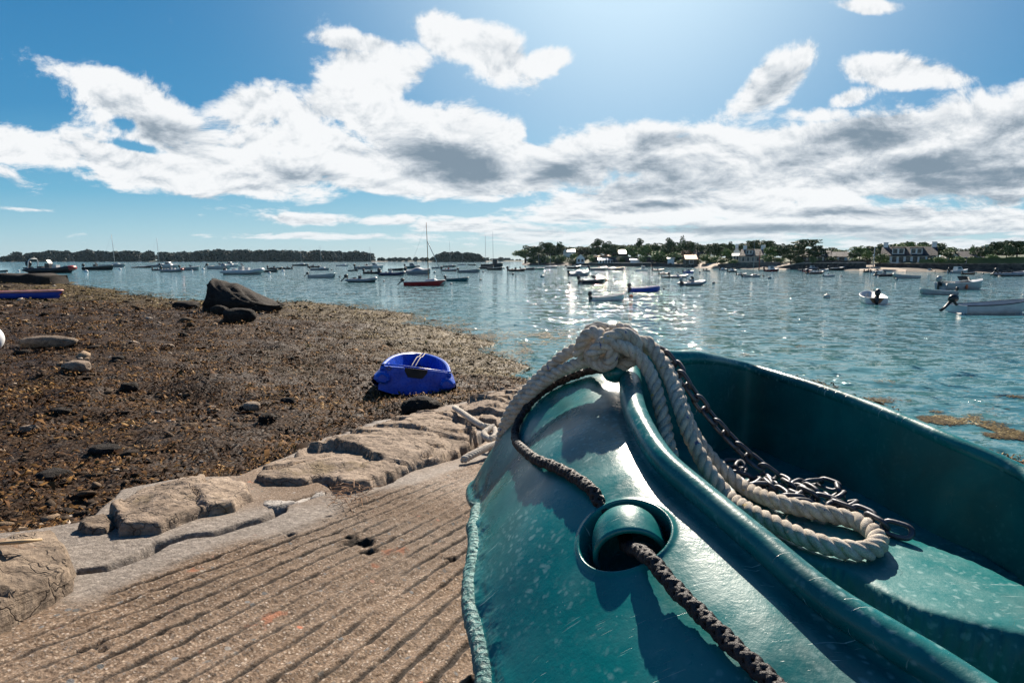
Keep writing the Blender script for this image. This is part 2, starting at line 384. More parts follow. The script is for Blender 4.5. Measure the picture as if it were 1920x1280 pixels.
# beach sheet: a fan grid finer near the slipway, reaching under the water to the horizon
u = np.r_[np.linspace(-2.2, -1.02, 30)[:-1], np.linspace(-1.02, .95, 520), np.linspace(.95, 2.2, 20)[1:]]
yy = np.r_[np.linspace(-8, -.6, 14), -3+2.4*np.exp(np.linspace(.005, math.log(34), 560)), 90, 130, 400, 1500, 8000]
U, Yg = np.meshgrid(u, yy); Xg = (np.maximum(Yg, -2.0)+3.2)*U*np.where(Yg > 0, 1, 1.5)
Z = beach_h(Xg, Yg)
sl_ = sdf(Xg, Yg, SLIP); Z = np.where(sl_ > .12, np.minimum(Z, slip_z(Xg, Yg)-.08), Z)
Z = np.where(Yg > 85, np.minimum(Z, -.6), Z); Z = np.maximum(Z, -3)
tag(mk('ground', np.stack([Xg, Yg, Z], -1), gridfaces(*Xg.shape), beach_mat()), kind='structure')
# slipway
sA = np.r_[np.linspace(-2.5, .5, 40)[:-1], np.linspace(.5, 4.2, 420), np.linspace(4.2, 12.6, 260)[1:]]
lA = np.r_[np.linspace(-5.2, -2.4, 60)[:-1], np.linspace(-2.4, .5, 800), np.linspace(.5, 5.6, 90)[1:]]
S_, L_ = np.meshgrid(sA, lA, indexing='ij')
X = S_*SD[0]+L_*SN[0]; Y = S_*SD[1]+L_*SN[1]; sd = sdf(X, Y, SLIP)
wob = fbm(X*1.5, Y*1.5, 0, 3, 41)*.012
ph = (L_+wob)/.062; fr = np.abs(ph-np.round(ph))*.062
depthm = np.clip(.8+fbm(X*3, Y*3, 0, 3, 51)*1.1, .3, 1)
# inner line between the smooth concrete kerb and the ribbed field
INNER = [slip_pt(x, y)[:2] for x, y in [(-300,1290),(0,1165),(60,1135),(160,1090),(300,1040),(420,1010),(520,985),(600,955),(640,930),(760,905),(850,870),(900,850),(1000,790)]]
INNER = [p for p in INNER if 0 < p[1] < 9]
LI = np.array([p@SN for p in INNER]); SI = np.array([p@SD for p in INNER]); oo = np.argsort(SI)
rib = sstep(.02, .12, L_-np.interp(S_, SI[oo], LI[oo])+fbm(X*5, Y*5, 0, 3, 61)*.08)
groove = np.exp(-(np.abs(fr+fbm(X*45, Y*45, 0, 2, 52)*.003)/.0072)**2.2)*depthm*rib
Zs = slip_z(X, Y)-groove*.017*(.6+.6*depthm) + rib*.0055*np.cos(2*np.pi*ph)
Zs += fbm(X*2.1, Y*2.1, 0, 4, 71)*.012 + fbm(X*30, Y*30, 0, 4, 81)*.0035*(.4+rib)+np.abs(fbm(X*75, Y*75, 0, 2, 87))*.003*(.3+rib)
pit = sstep(.5, .62, fbm(X*11, Y*11, 0, 4, 91, .6))*sstep(.1, .4, fbm(X*1.4+3, Y*1.4, 0, 2, 95)); Zs -= pit*.016*rib
for (px, py, r) in [(672,1015,.055),(690,1032,.035),(545,1000,.016),(650,1006,.016)]:
    q = slip_pt(px, py); dd = np.hypot(X-q[0], Y-q[1])*(1+.5*fbm(X*32, Y*32, 0, 4, 99, .7)*1.6); Zs -= .022*sstep(r, r*.35, dd); pit = np.maximum(pit, sstep(r, r*.5, dd))
# long crack between kerb and ramp
CR = [slip_pt(x, y)[:2] for x, y in [(150,1068),(200,1062),(262,1040),(300,1018),(350,1005),(400,1000),(450,985),(500,972),(522,962),(528,948),(560,940),(600,925)]]
cd = seg_dist(X, Y, CR, False)+fbm(X*20, Y*20, 0, 2, 5)*.003; wd = .008+.012*sstep(-1.35, -1.05, -np.abs(X+1.12)-.0)
Zs -= .06*sstep(wd+.006, wd*.3, cd)
CR2 = [slip_pt(x, y)[:2] for x, y in [(612,895),(640,915),(700,908),(760,880),(830,862),(880,835),(915,812)]]
cd2 = seg_dist(X, Y, CR2, False)+fbm(X*8, Y*8, 0, 3, 15)*.02; Zs -= .13*sstep(.06, .015, cd2)*sstep(.3, 1.5, Y)
Zs = np.where(sd < 0, Zs-.9*sstep(0, .14, -sd+fbm(X*5, Y*5, 0, 3, 17)*.03), Zs)
Fq = gridfaces(*X.shape); keep = (sd.ravel() > -.25)[Fq].all(1)
slip = mk('slipway', np.stack([X, Y, Zs], -1), Fq[keep], concrete_mat()); tag(slip, kind='structure')
attr(slip, 'groove', np.clip(np.maximum(groove*1.2, pit), 0, 1)); attr(slip, 'smooth', (1-rib)*sstep(.35, -.1, fbm(X*2, Y*2, 0, 2, 33)))
# ---------------------------------------------------------------- stones along the edge
def rock_mat(name, stops, sc=1.0, bd=.02, moss=None):
    m, nt, b = newmat(name); n = N(nt); p = n.pos()
    a = n.noise(p, 6*sc, 8, .68, .4); f = n.noise(p, 45*sc, 6, .7); str_ = n.noise(n.vm('MULTIPLY', p, (1, 1, 5)), 7*sc, 5, .6, .6)
    c = n.ramp(n.math('ADD', n.math('MULTIPLY', a, .5), n.math('MULTIPLY', f, .5)), stops)
    c = n.mix(n.mr(n.vor(p, 160*sc), .05, .28, .5, 0.0), c, tuple(q*.45 for q in stops[1][1]))
    if moss: c = n.mix(n.mr(n.noise(p, 4.2*sc, 5, .65), .56, .7, 0.0, .85), c, moss)
    n.put(b.inputs['Base Color'], c); b.inputs['Roughness'].default_value = .88; b.inputs['Specular IOR Level'].default_value = .2
    c0_ = n.mr(n.vor(n.vm('ADD', n.vm('MULTIPLY', p, (1, 2.2, 2)), n.vm('MULTIPLY', n.noise(p, 9, 3, .6, out='Color'), (.35, .35, .35))), 5*sc, 'DISTANCE_TO_EDGE'), .0, .035, 1.0, 0.0)
    n.put(b.inputs['Base Color'], n.mix(n.math('MULTIPLY', c0_, .42), c, tuple(q*.25 for q in stops[0][1])))
    h = n.math('ADD', n.math('MULTIPLY', a, .6), n.math('ADD', n.math('MULTIPLY', f, .25), n.math('MULTIPLY', str_, .5))); h = n.math('SUBTRACT', h, n.math('MULTIPLY', c0_, .12))
    n.put(b.inputs['Normal'], n.bump(h, bd, 1.0)); return m
R_PALE = rock_mat('pale_granite', [(.3, (.06, .045, .034)), (.45, (.19, .145, .108)), (.58, (.35, .275, .21)), (.72, (.55, .46, .37))], 1.0, .03, (.16, .12, .07))
R_GREY = rock_mat('grey_cement', [(.3, (.13, .12, .11)), (.46, (.28, .26, .24)), (.6, (.4, .37, .335)), (.75, (.54, .5, .45))], 1.2, .02)
R_DARK = rock_mat('dark_schist', [(.3, (.008, .007, .006)), (.5, (.022, .018, .015)), (.64, (.06, .048, .036)), (.82, (.17, .13, .10))], .6, .08, (.018, .013, .007))
R_BROWN = rock_mat('lichened_stone', [(.3, (.045, .035, .028)), (.46, (.15, .115, .085)), (.6, (.3, .235, .175)), (.76, (.52, .42, .31))], 1.0, .035, (.2, .09, .035))
def slab(name, pxs, h0, h1, mat, label, seed, rough=.03, res=.009, bev=.028, tilt=0.0, group='stones edging the slipway', base=slip_z, w=.3):
    poly = [slip_pt(x, y, h0)[:2] for x, y in pxs] if base is slip_z else pxs
    P_ = np.array(poly); x0, y0 = P_.min(0)-.08; x1, y1 = P_.max(0)+.08
    X, Y = np.meshgrid(np.arange(x0, x1, res), np.arange(y0, y1, res))
    d = sdf(X, Y, poly)+fbm(X*5, Y*5, 0, 4, seed, .5)*.045
    crag = lambda f_, s_: (1-np.abs(fbm(X*f_, Y*f_*1.7, 0, 3, s_)))**3
    rk = np.random.default_rng(seed); K = max(5, int((x1-x0)*(y1-y0)*9)); sx_ = rk.uniform(x0, x1, K); sy_ = rk.uniform(y0, y1, K)
    wx = X+fbm(X*6, Y*6, 0, 3, seed+2)*.05; wy = Y+fbm(X*6+9, Y*6, 0, 3, seed+4)*.05
    D_ = np.hypot(wx[..., None]-sx_, (wy[..., None]-sy_)*1.25); ix = D_.argmin(-1); Ds = np.sort(D_, -1)
    tilt_ = rk.normal(0, .05, (K, 2)); off_ = rk.normal(0, rough*.38, K)
    facet = off_[ix]+tilt_[ix, 0]*(X-sx_[ix])+tilt_[ix, 1]*(Y-sy_[ix])
    crk = np.exp(-((Ds[..., 1]-Ds[..., 0])/.011)**2)*(rk.uniform(0, 1, K)[ix] > .25)
    top = base(X, Y)+facet-crk*.022+h0+(h1-h0)*sstep(0, w, d)+rough*(crag(9, seed+31)*.22+crag(26, seed+37)*.12)+fbm(X*30, Y*30, 0, 4, seed+7)*rough*.16
    Zt = top-.35*(1-sstep(-.03, bev, d))
    Fq = gridfaces(*X.shape); keep = (d.ravel() > -.045)[Fq].all(1)
    o = mk(name, np.stack([X, Y, Zt], -1), Fq[keep], mat); tag(o, label, 'stone', group); return o
slab('edge_stone', [(-420,1160),(-100,1020),(0,1000),(60,985),(110,985),(135,1010),(152,1050),(150,1068),(100,1100),(0,1150),(-300,1300)], .05, .12, R_BROWN, 'brown lichened kerb stone at the bottom left end of the slipway edge', 3, .03)
slab('edge_stone', [(205,950),(235,915),(330,897),(430,893),(470,905),(478,925),(440,945),(380,955),(300,985),(225,985)], .03, .09, R_PALE, 'rough pale boulder capping the grey cement kerb behind the long crack', 18, .026)
slab('edge_stone', [(135,990),(205,955),(222,985),(205,995),(150,1000)], .01, .04, R_BROWN, 'small low stone wedged left of the rough pale boulder', 14, .02)
slab('edge_stone', [(465,890),(520,858),(600,828),(700,792),(780,775),(850,772),(905,770),(900,800),(880,832),(830,860),(760,878),(700,905),(640,912),(612,893),(560,900),(480,905)], .03, .07, R_PALE, 'long flat granite slab above the open gap in the slipway edge', 23, .035, .013)
slab('edge_stone', [(855,760),(890,742),(950,735),(1010,728),(1010,760),(950,790),(905,792),(862,775)], .06, .12, R_PALE, 'rounded far stone where the slipway edge meets the water', 33, .05, .016)
slab('edge_stone', [(470,935),(500,905),(560,905),(612,900),(615,930),(560,945),(525,958),(490,960)], .0, .02, R_GREY, 'grey cement block between the crack and the open gap', 43, .015)
# ================================================================ teal boat in the foreground
def rz(px, py, z): return (px, py, (z-CZ)/cam_dir(px, py)[2])
NEAR = [rz(*q) for q in [(1182,705,1.992),(1186,755,1.982),(1206,805,1.967),(1246,865,1.952),(1318,928,1.94),(1430,1022,1.927),(1550,1122,1.917),(1690,1210,1.91),(1860,1320,1.905)]]
FAR = [(1262,673,1.13),(1310,673,1.16)]+[rz(*q) for q in [(1400,690,1.965),(1500,719,1.958),(1600,753,1.95),(1700,793,1.942),(1800,836,1.935),(1920,890,1.922),(2100,990,1.91)]]
near = [P(*q) for q in NEAR]; far = [P(*q) for q in FAR]
NA = [(.40,.10,1.897),(.55,-.4,1.89),(.80,-1.4,1.89),(.98,-2.2,1.90)]
FA = [(.80,.22,1.90),(1.0,-.3,1.89),(1.4,-1.3,1.89),(1.62,-2.05,1.90)]
ctrl = [np.array(q) for q in NA[::-1]]+near[::-1]+[P(1188,682,1.07), P(1218,670,1.105)]+far+[np.array(q) for q in FA]
RIM = spline(ctrl, 900)
T = np.gradient(RIM, axis=0); T[:, 2] = 0; T /= np.linalg.norm(T, axis=1)[:, None]
OUTW = np.stack([-T[:, 1], T[:, 0], 0*T[:, 0]], 1)      # left of travel (near aft -> bow -> far aft)
# smooth outward directions
k = np.hanning(41); k /= k.sum()
OUTW = np.stack([np.convolve(np.pad(OUTW[:, i], 20, 'edge'), k, 'valid') for i in range(3)], 1); OUTW /= np.linalg.norm(OUTW, axis=1)[:, None]
arc = np.r_[0, np.cumsum(np.linalg.norm(np.diff(RIM, axis=0), axis=1))]
i0 = int(np.argmin(np.linalg.norm(RIM-P(1188, 682, 1.07), axis=1))); sarc = arc-arc[i0]     # 0 at the stem
def teal_mat(name, kind):
    m, nt, b = newmat(name); n = N(nt); p = n.obj()
    big = n.noise(p, 5, 4, .6, .5); fine = n.noise(p, 55, 6, .7)
    base = n.mix(n.mr(big, .35, .65), (.001, .090, .092), (.001, .150, .150))
    # chalky wear: round blotches, haze and fine scratches
    v = n.vor(n.vm('ADD', p, n.vm('MULTIPLY', n.noise(p, 30, 3, .5, out='Color'), (.03, .03, .03))), 95)
    s_ = n.n('ShaderNodeSeparateColor'); n.put(s_.inputs[0], n.vor(p, 95, out='Color'))
    blot = n.math('MULTIPLY', n.mr(v, .18, .42, 1.0, 0.0), n.mr(n.noise(p, 3.6, 5, .65), .45, .58))
    blot = n.math('MULTIPLY', blot, n.mr(fine, .35, .6))
    def scr(rot, sc, th, seed):
        mp = n.n('ShaderNodeMapping'); n.put(mp.inputs[0], p); mp.inputs['Rotation'].default_value = rot; mp.inputs['Scale'].default_value = (1, 28, 1); mp.inputs['Location'].default_value = (seed, seed*2, 0)
        return n.mr(n.noise(n.vm('ADD', mp.outputs[0], n.vm('MULTIPLY', n.noise(p, 3, 2, .5, out='Color'), (0, 2.4, 0))), sc, 2, .5), th, th+.035)
    s = n.math('MAXIMUM', scr((.3, .2, .5), 13, .70, 0), n.math('MAXIMUM', scr((0, .6, 1.7), 11, .70, 5), scr((.9, .1, 2.6), 15, .71, 9)))
    s = n.math('MULTIPLY', s, n.mr(n.noise(p, 9, 3, .6), .45, .6))
    wear = n.math('MAXIMUM', n.math('MULTIPLY', blot, {'hull': .42, 'rim': .4, 'deck': .35, 'in': .12, 'lip': 1.0}[kind]), n.math('MULTIPLY', s, .8 if kind != 'in' else .12))
    sp = n.mr(n.vor(p, 190), .10, .16, 1.0, 0.0); sp = n.math('MULTIPLY', sp, n.mr(n.noise(p, 24, 2), .6, .7))
    wear = n.math('MAXIMUM', wear, n.math('MULTIPLY', sp, .5))
    haze_ = n.math('MULTIPLY', n.mr(n.noise(p, 11, 6, .7, .8), .42, .7), {'hull': .16, 'rim': .12, 'deck': .14, 'in': .02, 'lip': .5}[kind])
    c = n.mix(haze_, base, (.10, .27, .27)); c = n.mix(wear, c, (.30, .48, .47))
    if kind == 'in': c = n.mix(n.mr(n.noise(p, 2.6, 4, .6), .5, .72, 0.0, .45), c, (.10, .075, .05))
    n.put(b.inputs['Base Color'], c)
    r0 = {'hull': .26, 'rim': .24, 'deck': .34, 'in': .42, 'lip': .42}[kind]
    n.put(b.inputs['Roughness'], n.math('ADD', n.mr(n.noise(p, 16, 5, .65), .3, .7, r0*.8, r0*1.6), n.math('MULTIPLY', wear, .35)))
    b.inputs['Specular IOR Level'].default_value = .45 if kind != 'in' else .35
    if kind == 'lip': fine = n.math('MULTIPLY', n.math('ADD', n.noise(p, 160, 4, .75), n.vor(n.vm('MULTIPLY', p, (1, 1, .35)), 130)), 14.0)
    hb = n.math('ADD', n.math('MULTIPLY', fine, .25), n.math('ADD', n.math('MULTIPLY', n.noise(p, 240, 3, .6), .12), n.math('MULTIPLY', s, -.35)))
    n.put(b.inputs['Normal'], n.bump(hb, .0022, .8)); return m
M_HULL = teal_mat('teal_plastic_hull', 'hull'); M_RIM = teal_mat('teal_plastic_rim', 'rim'); M_IN = teal_mat('teal_plastic_inside', 'in'); M_DECK = teal_mat('teal_plastic_seat', 'deck')
boat = empty('rowing_boat', (.9, -.2, 1.5))
tag(boat, 'worn teal plastic boat filling the foreground, ropes heaped over its bow', 'boat')
def bk(o):  # keep world placement under the empty
    o.parent = boat; o.matrix_parent_inverse = Matrix.Translation(boat.location).inverted(); return o
rr = np.interp(sarc, [-3, -.9, -.45, -.1, .12, .4, 3], [.0145, .0145, .0150, .0195, .0175, .012, .012])
mb = MB(); mb.tube(RIM, rr*1.0, 20); bk(mb.build('gunwale', M_RIM))
# outer shell
wv_ = np.interp(sarc, [-3, -1.2, -.6, -.45, -.3, -.2, -.1, 0, .1, .5, 3], [.36, .34, .262, .228, .212, .224, .25, .35, .28, .3, .34])
hv_ = np.interp(sarc, [-3, -1.2, -.45, -.3, -.2, -.1, 0, .15, .4, 3], [.20, .16, .145, .158, .185, .235, .30, .33, .30, .30])
NPH = 260; phi = np.linspace(0, math.pi/2, NPH)
sel = np.arange(len(RIM))
nkd = np.interp(sarc, [-3, -.5, -.28, -.12, 0, .2, 3], [.015, .015, .015, .017, .022, .03, .04]); nko = np.interp(sarc, [-3, -.5, -.2, 0, 3], [.023, .023, .023, .022, .03])
A0 = RIM + OUTW*nko[:, None] - np.array([0, 0, 1])*nkd[:, None]
dense = spline([np.r_[A0[i], OUTW[i], wv_[i], hv_[i], sarc[i]] for i in range(0, len(RIM), 6)], 6400)
_s = dense[:, 8]; _k = np.where((_s > -.72) & (_s < .1), 1, 0); _pick = [i for i in range(6400) if (_k[i] and i % 1 == 0) or i % 12 == 0 or i == 6399]; dense = dense[_pick]; NR = len(dense)
A, O_, W_, H_, SR = dense[:, :3], dense[:, 3:6], dense[:, 6], dense[:, 7], dense[:, 8]
O_ /= np.linalg.norm(O_, axis=1)[:, None]
tt_ = np.linspace(0, 1, NPH); ex = np.where(tt_ < .97, tt_, .97+.022*np.sin((tt_-.97)/.03*math.pi/2)); ex = ex/ex[-1]; pw_ = np.interp(SR, [-.3, -.1, -.03, .03, .2], [1.75, 1.9, 2.35, 2.4, 1.9]); dz_ = tt_[None, :]**pw_[:, None]
SH = A[:, None]+O_[:, None]*(W_[:, None]*ex)[..., None]-np.array([0, 0, 1.])*(H_[:, None]*dz_)[..., None]
nrm = np.cross(np.gradient(SH, axis=1), np.gradient(SH, axis=0)); nrm /= np.linalg.norm(nrm, axis=2)[..., None]+1e-12
if nrm[NR//3, 40, 2] < 0: nrm = -nrm
# scuffed lip along the lower edge
lip = np.exp(-((phi-math.pi/2*.99)/.03)**2)
scuff = (.5+fbm(SH[..., 0]*40, SH[..., 1]*40, SH[..., 2]*40, 4, 3)*1.2)*np.exp(-((phi-math.pi/2*.96)/.09)**2)[None]
SH0 = SH.copy(); SH = SH+nrm*(lip[None, :, None]*.006+scuff[..., None]*.0035)
# round recess with a hood for the grab line
sx_, sy_, sd_ = proj(SH0)
def shell_at(px, py, rad=7):
    m = (np.hypot(sx_-px, sy_-py) < rad) & (sd_ > .05) & ((nrm*(np.array([0, 0, CZ])-SH0)).sum(-1) > 0)
    if not m.any(): m = np.hypot(sx_-px, sy_-py) < rad*6
    idx = np.argwhere(m); dd = sd_[m]; hh = np.hypot(sx_[m]-px, sy_[m]-py)
    b_ = idx[np.argmin(hh+dd*8)]; return SH0[b_[0], b_[1]], nrm[b_[0], b_[1]]
RC, RN = shell_at(1168, 1000)
RR = .0775*np.linalg.norm(RC-np.array([0, 0, CZ]))
e2 = shell_at(1180, 1080)[0]-RC; e2 -= RN*(e2@RN); e2 /= np.linalg.norm(e2); e1 = np.cross(RN, e2)
if proj(RC+e1*.02)[0] < proj(RC)[0]: e1 = -e1
rel = SH0-RC; d1 = rel@e1; d2 = rel@e2; rad_ = np.hypot(d1, d2); near_ = np.abs(rel@RN) < .08
bowl = np.where(near_, sstep(RR*1.02, RR*.74, rad_), 0); ring = np.where(near_, np.exp(-((rad_-RR*1.02)/(RR*.07))**2), 0)
SH = SH-RN*(bowl*RR*1.05)[..., None]+RN*(ring*RR*.05)[..., None]
# neck strip joining gunwale and shell, and the tucked-in underside
nk = np.interp(SR, sarc, nkd); nk2 = np.interp(SR, sarc, nko)
neck0 = A-O_*(nk2*.86)[:, None]+np.array([0, 0, 1.])*(nk*.82)[:, None]
neck1 = A-O_*(nk2*.62)[:, None]+np.array([0, 0, 1.])*(nk*.12)[:, None]
under = [SH[:, -1]]
for k_, (wi, dh) in enumerate([(-.004, .014), (-.03, .035), (-.08, .09), (-.13, .2), (-.2, .30)]):
    under.append(A+O_*(W_+wi)[:, None]-np.array([0, 0, 1.])*(H_+dh)[:, None])
full = np.concatenate([neck0[:, None], neck1[:, None], A[:, None]-O_[:, None]*.007-np.array([0, 0, .001]), SH[:, 1:], np.stack(under[1:], 1)], 1)
hullo = mk('hull', full, gridfaces(full.shape[0], full.shape[1]), M_HULL); bk(hullo)
# scuffed rolled edge along the widest line of the side
MLIP = teal_mat('scuffed_edge', 'lip')
ks = np.where((SR > -1.3) & (SR < .5))[0]; mb = MB(); pth_ = SH[ks, -6]-O_[ks]*.002-np.array([0, 0, .006]); mb.tube(pth_, np.interp(SR[ks], [-1.3, -.16, -.03, .3], [.0105, .0105, .003, .003]), 14)
lv = np.array(mb.v); rr_ = lv-np.repeat(pth_, 14, 0); q_ = 1+.16*fbm(lv[:, 0]*170, lv[:, 1]*170, lv[:, 2]*170, 3, 5, .7)[:, None]; mb.v = [tuple(x) for x in np.repeat(pth_, 14, 0)+rr_*q_]
bk(mb.build('rub_edge', MLIP))
mb = MB(); c_ = P(1152, 696, 1.02); mb.blob(c_, (.022, .03, .020), 4, 16, 10, .05); bk(mb.build('bow_post', M_RIM))
# hood over the recess
mb = MB(); V = []; na, nl = 30, 12
hr = RR*.78
for t_ in (0, 1):
    for j in range(nl):
        q = j/(nl-1)
        for i in range(na):
            a = math.pi*(-.04+1.08*i/(na-1)); r_ = (hr-t_*RR*.10)
            back = 1-(1-q)**2.6*1.0; rad2 = r_*(.62+.38*math.sqrt(max(0, 1-(1-min(1, q*1.6))**2)))
            V.append(RC+e1*(math.cos(a)*rad2)+RN*(math.sin(a)*rad2*.98-RR*.42)+e2*(RR*(-.74+1.02*q)))
m1 = gridfaces(nl, na); m2 = m1[:, ::-1]+nl*na; b_ = (nl-1)*na
edge = [(b_+i, b_+i+1, nl*na+b_+i+1, nl*na+b_+i) for i in range(na-1)]
cap = [(tuple(range(na)))]
mb.add(V, list(map(tuple, m1))+list(map(tuple, m2))+edge+cap); bk(mb.build('rope_guide', M_HULL))
# inside: wall, floor with raised deck and side bench
inn = RIM-OUTW*(rr[:, None]*.9)-np.array([0, 0, 1.])*(rr[:, None]*.3)
bot = RIM-OUTW*.03; bot[:, 2] = 1.58
cols = []
for t_ in np.linspace(0, 1, 40):
    q = inn*(1-t_)+bot*t_; q = q-OUTW*(math.sin(t_*math.pi)*-.006); q[:, 2] = inn[:, 2]*(1-t_)+bot[:, 2]*t_
    cols.append(q)
WL = np.stack(cols, 1)
WL = WL-OUTW[:, None]*(fbm(WL[..., 0]*5, WL[..., 1]*5, WL[..., 2]*5, 3, 9)*.005)[..., None]
bk(mk('inner_wall', WL, gridfaces(*WL.shape[:2]), M_IN))
poly = [tuple((RIM[i]-OUTW[i]*.02)[:2]) for i in range(0, len(RIM), 8)]
PLAT = [(.19,1.0),(.24,1.14),(.36,1.12)]+[tuple(at_z(x, y, 1.842)[:2]) for x, y in [(1420,895),(1500,930),(1600,962),(1740,1010),(1830,1042),(1920,1085),(2050,1150)]]+[(.62,.30),(.80,-.3),(1.15,-1.3),(.98,-1.35),(.62,-.35),(.44,.22)]+[tuple(at_z(x, y, 1.842)[:2]) for x, y in [(2050,1235),(1920,1195),(1700,1140),(1560,1060)]]+[(.28,.70),(.16,.72),(.15,.85)]
PX_ = spline([np.r_[q, 0] for q in PLAT], 140, True)[:, :2]
Xf, Yf = np.meshgrid(np.arange(.05, 1.8, .007), np.arange(-2.2, 1.35, .007))
dp = sdf(Xf, Yf, [tuple(q) for q in PX_]); ins = sdf(Xf, Yf, poly)
bowfar = sstep(.60, .66, Yf*.9+Xf*.12)
low = 1.60+bowfar*.20
Zf = low+(1.840-low)*sstep(-.014, .006, dp)-.004*sstep(.02, -.0, dp)+fbm(Xf*6, Yf*6, 0, 3, 4)*.003+.012*sstep(.3, 0, dp)*0
Fq = gridfaces(*Xf.shape); keep = (ins.ravel() > -.012)[Fq].all(1)
fl = mk('floor_and_bench', np.stack([Xf, Yf, Zf], -1), Fq[keep], M_DECK); bk(fl)
# small moulded clips on the near gunwale ledge
for px, py in ((1722, 1228), (1690, 1205)):
    pass
# transom closes the stern
s0, s1 = RIM[0], RIM[-1]
mb = MB(); mb.add([s0, s1, s1-np.array([0, 0, .42]), s0-np.array([0, 0, .42]), s0+np.array([.02, -.04, 0]), s1+np.array([.02, -.04, 0]), s1+np.array([.02, -.04, -.42]), s0+np.array([.02, -.04, -.42])],
 [(0,1,2,3),(7,6,5,4),(0,4,5,1),(1,5,6,2),(2,6,7,3),(3,7,4,0)]); bk(mb.build('transom', M_HULL, smooth=False))
# keel runners so the hull bears on the concrete
cl = np.array([[.42+.25*t, .80-.97*t] for t in np.linspace(0, 2.9, 60)]); gz = slip_z(cl[:, 0], cl[:, 1])
mb = MB(); V = []
for (x, y), z in zip(cl, gz):
    for k_, zz in ((-.22, z), (-.24, z+.1), (-.27, 1.62), (.27, 1.62), (.24, z+.1), (.22, z)): V.append((x+k_*.97, y+k_*.25, zz))
fs = [tuple(q) for q in gridfaces(60, 6, True)]+[(0, 1, 2, 3, 4, 5), tuple(range(359, 353, -1))]
mb.add(V, fs); bk(mb.build('keel', M_HULL))

# ---------------------------------------------------------------- ropes
def rope_geo(path, r, pitch, strands=3, braid=False, seed=0, sides=8):
    mb = MB(); path = np.asarray(path)
    L = np.r_[0, np.cumsum(np.linalg.norm(np.diff(path, axis=0), axis=1))]; n_ = int(L[-1]/pitch*14)+8
    q = np.linspace(0, L[-1], n_); pts = np.stack([np.interp(q, L, path[:, k]) for k in range(3)], 1)
    k = np.ones(5)/5; pts = np.stack([np.convolve(np.pad(pts[:, i], 2, 'edge'), k, 'valid') for i in range(3)], 1)
    T_, A_, B_ = frames(pts); rv = 1+.03*vnoise(q*60, q*0, 0, int(seed*7))
    sets = [(1, strands, 0)] if not braid else [(1, strands, 0), (-1, strands, .5)]
    for sgn, ns, off in sets:
        for s in range(ns):
            a = sgn*2*np.pi*q/pitch+2*np.pi*(s+off)/ns+seed
            ro = r*(.50 if not braid else .62); rs = r*(.535 if not braid else .40)
            if braid: ro = ro+r*.10*np.cos(a*2+q/pitch*2*np.pi)
            cc = pts+(np.cos(a)*ro*rv)[:, None]*A_+(np.sin(a)*ro*rv)[:, None]*B_
            mb.tube(cc, rs*rv, sides)
    return mb
def rope_mat(name, c0, c1, yarn=None, sc=900, rough=.85):
    m, nt, b = newmat(name); n = N(nt); p = n.obj()
    f = n.noise(p, 60, 5, .7); g = n.noise(p, sc, 3, .6)
    c = n.mix(n.mr(n.math('ADD', n.math('MULTIPLY', f, .5), n.math('MULTIPLY', g, .5)), .35, .65), c0, c1)
    if yarn:
        for i, y in enumerate(yarn):
            c = n.mix(n.mr(n.noise(n.vm('ADD', p, (i*3.1, 0, 0)), 75, 2, .5, .5), .70, .74, 0.0, .8), c, y)
    n.put(b.inputs['Base Color'], c); b.inputs['Roughness'].default_value = rough; b.inputs['Specular IOR Level'].default_value = .3
    n.put(b.inputs['Normal'], n.bump(n.math('ADD', g, n.math('MULTIPLY', f, .6)), .0012, 1.0)); return m
M_WR = rope_mat('white_laid_rope', (.30, .255, .20), (.70, .63, .53), [(.03, .05, .2), (.55, .4, .08)])
M_BR = rope_mat('black_braided_rope', (.006, .006, .008), (.035, .03, .032), None, 700, .5)
def pxpath(lst, n=400): return spline([P(*q) for q in lst], n)
def seat(px, py, r): return at_z(px, py, 1.842+r)
RW = .012
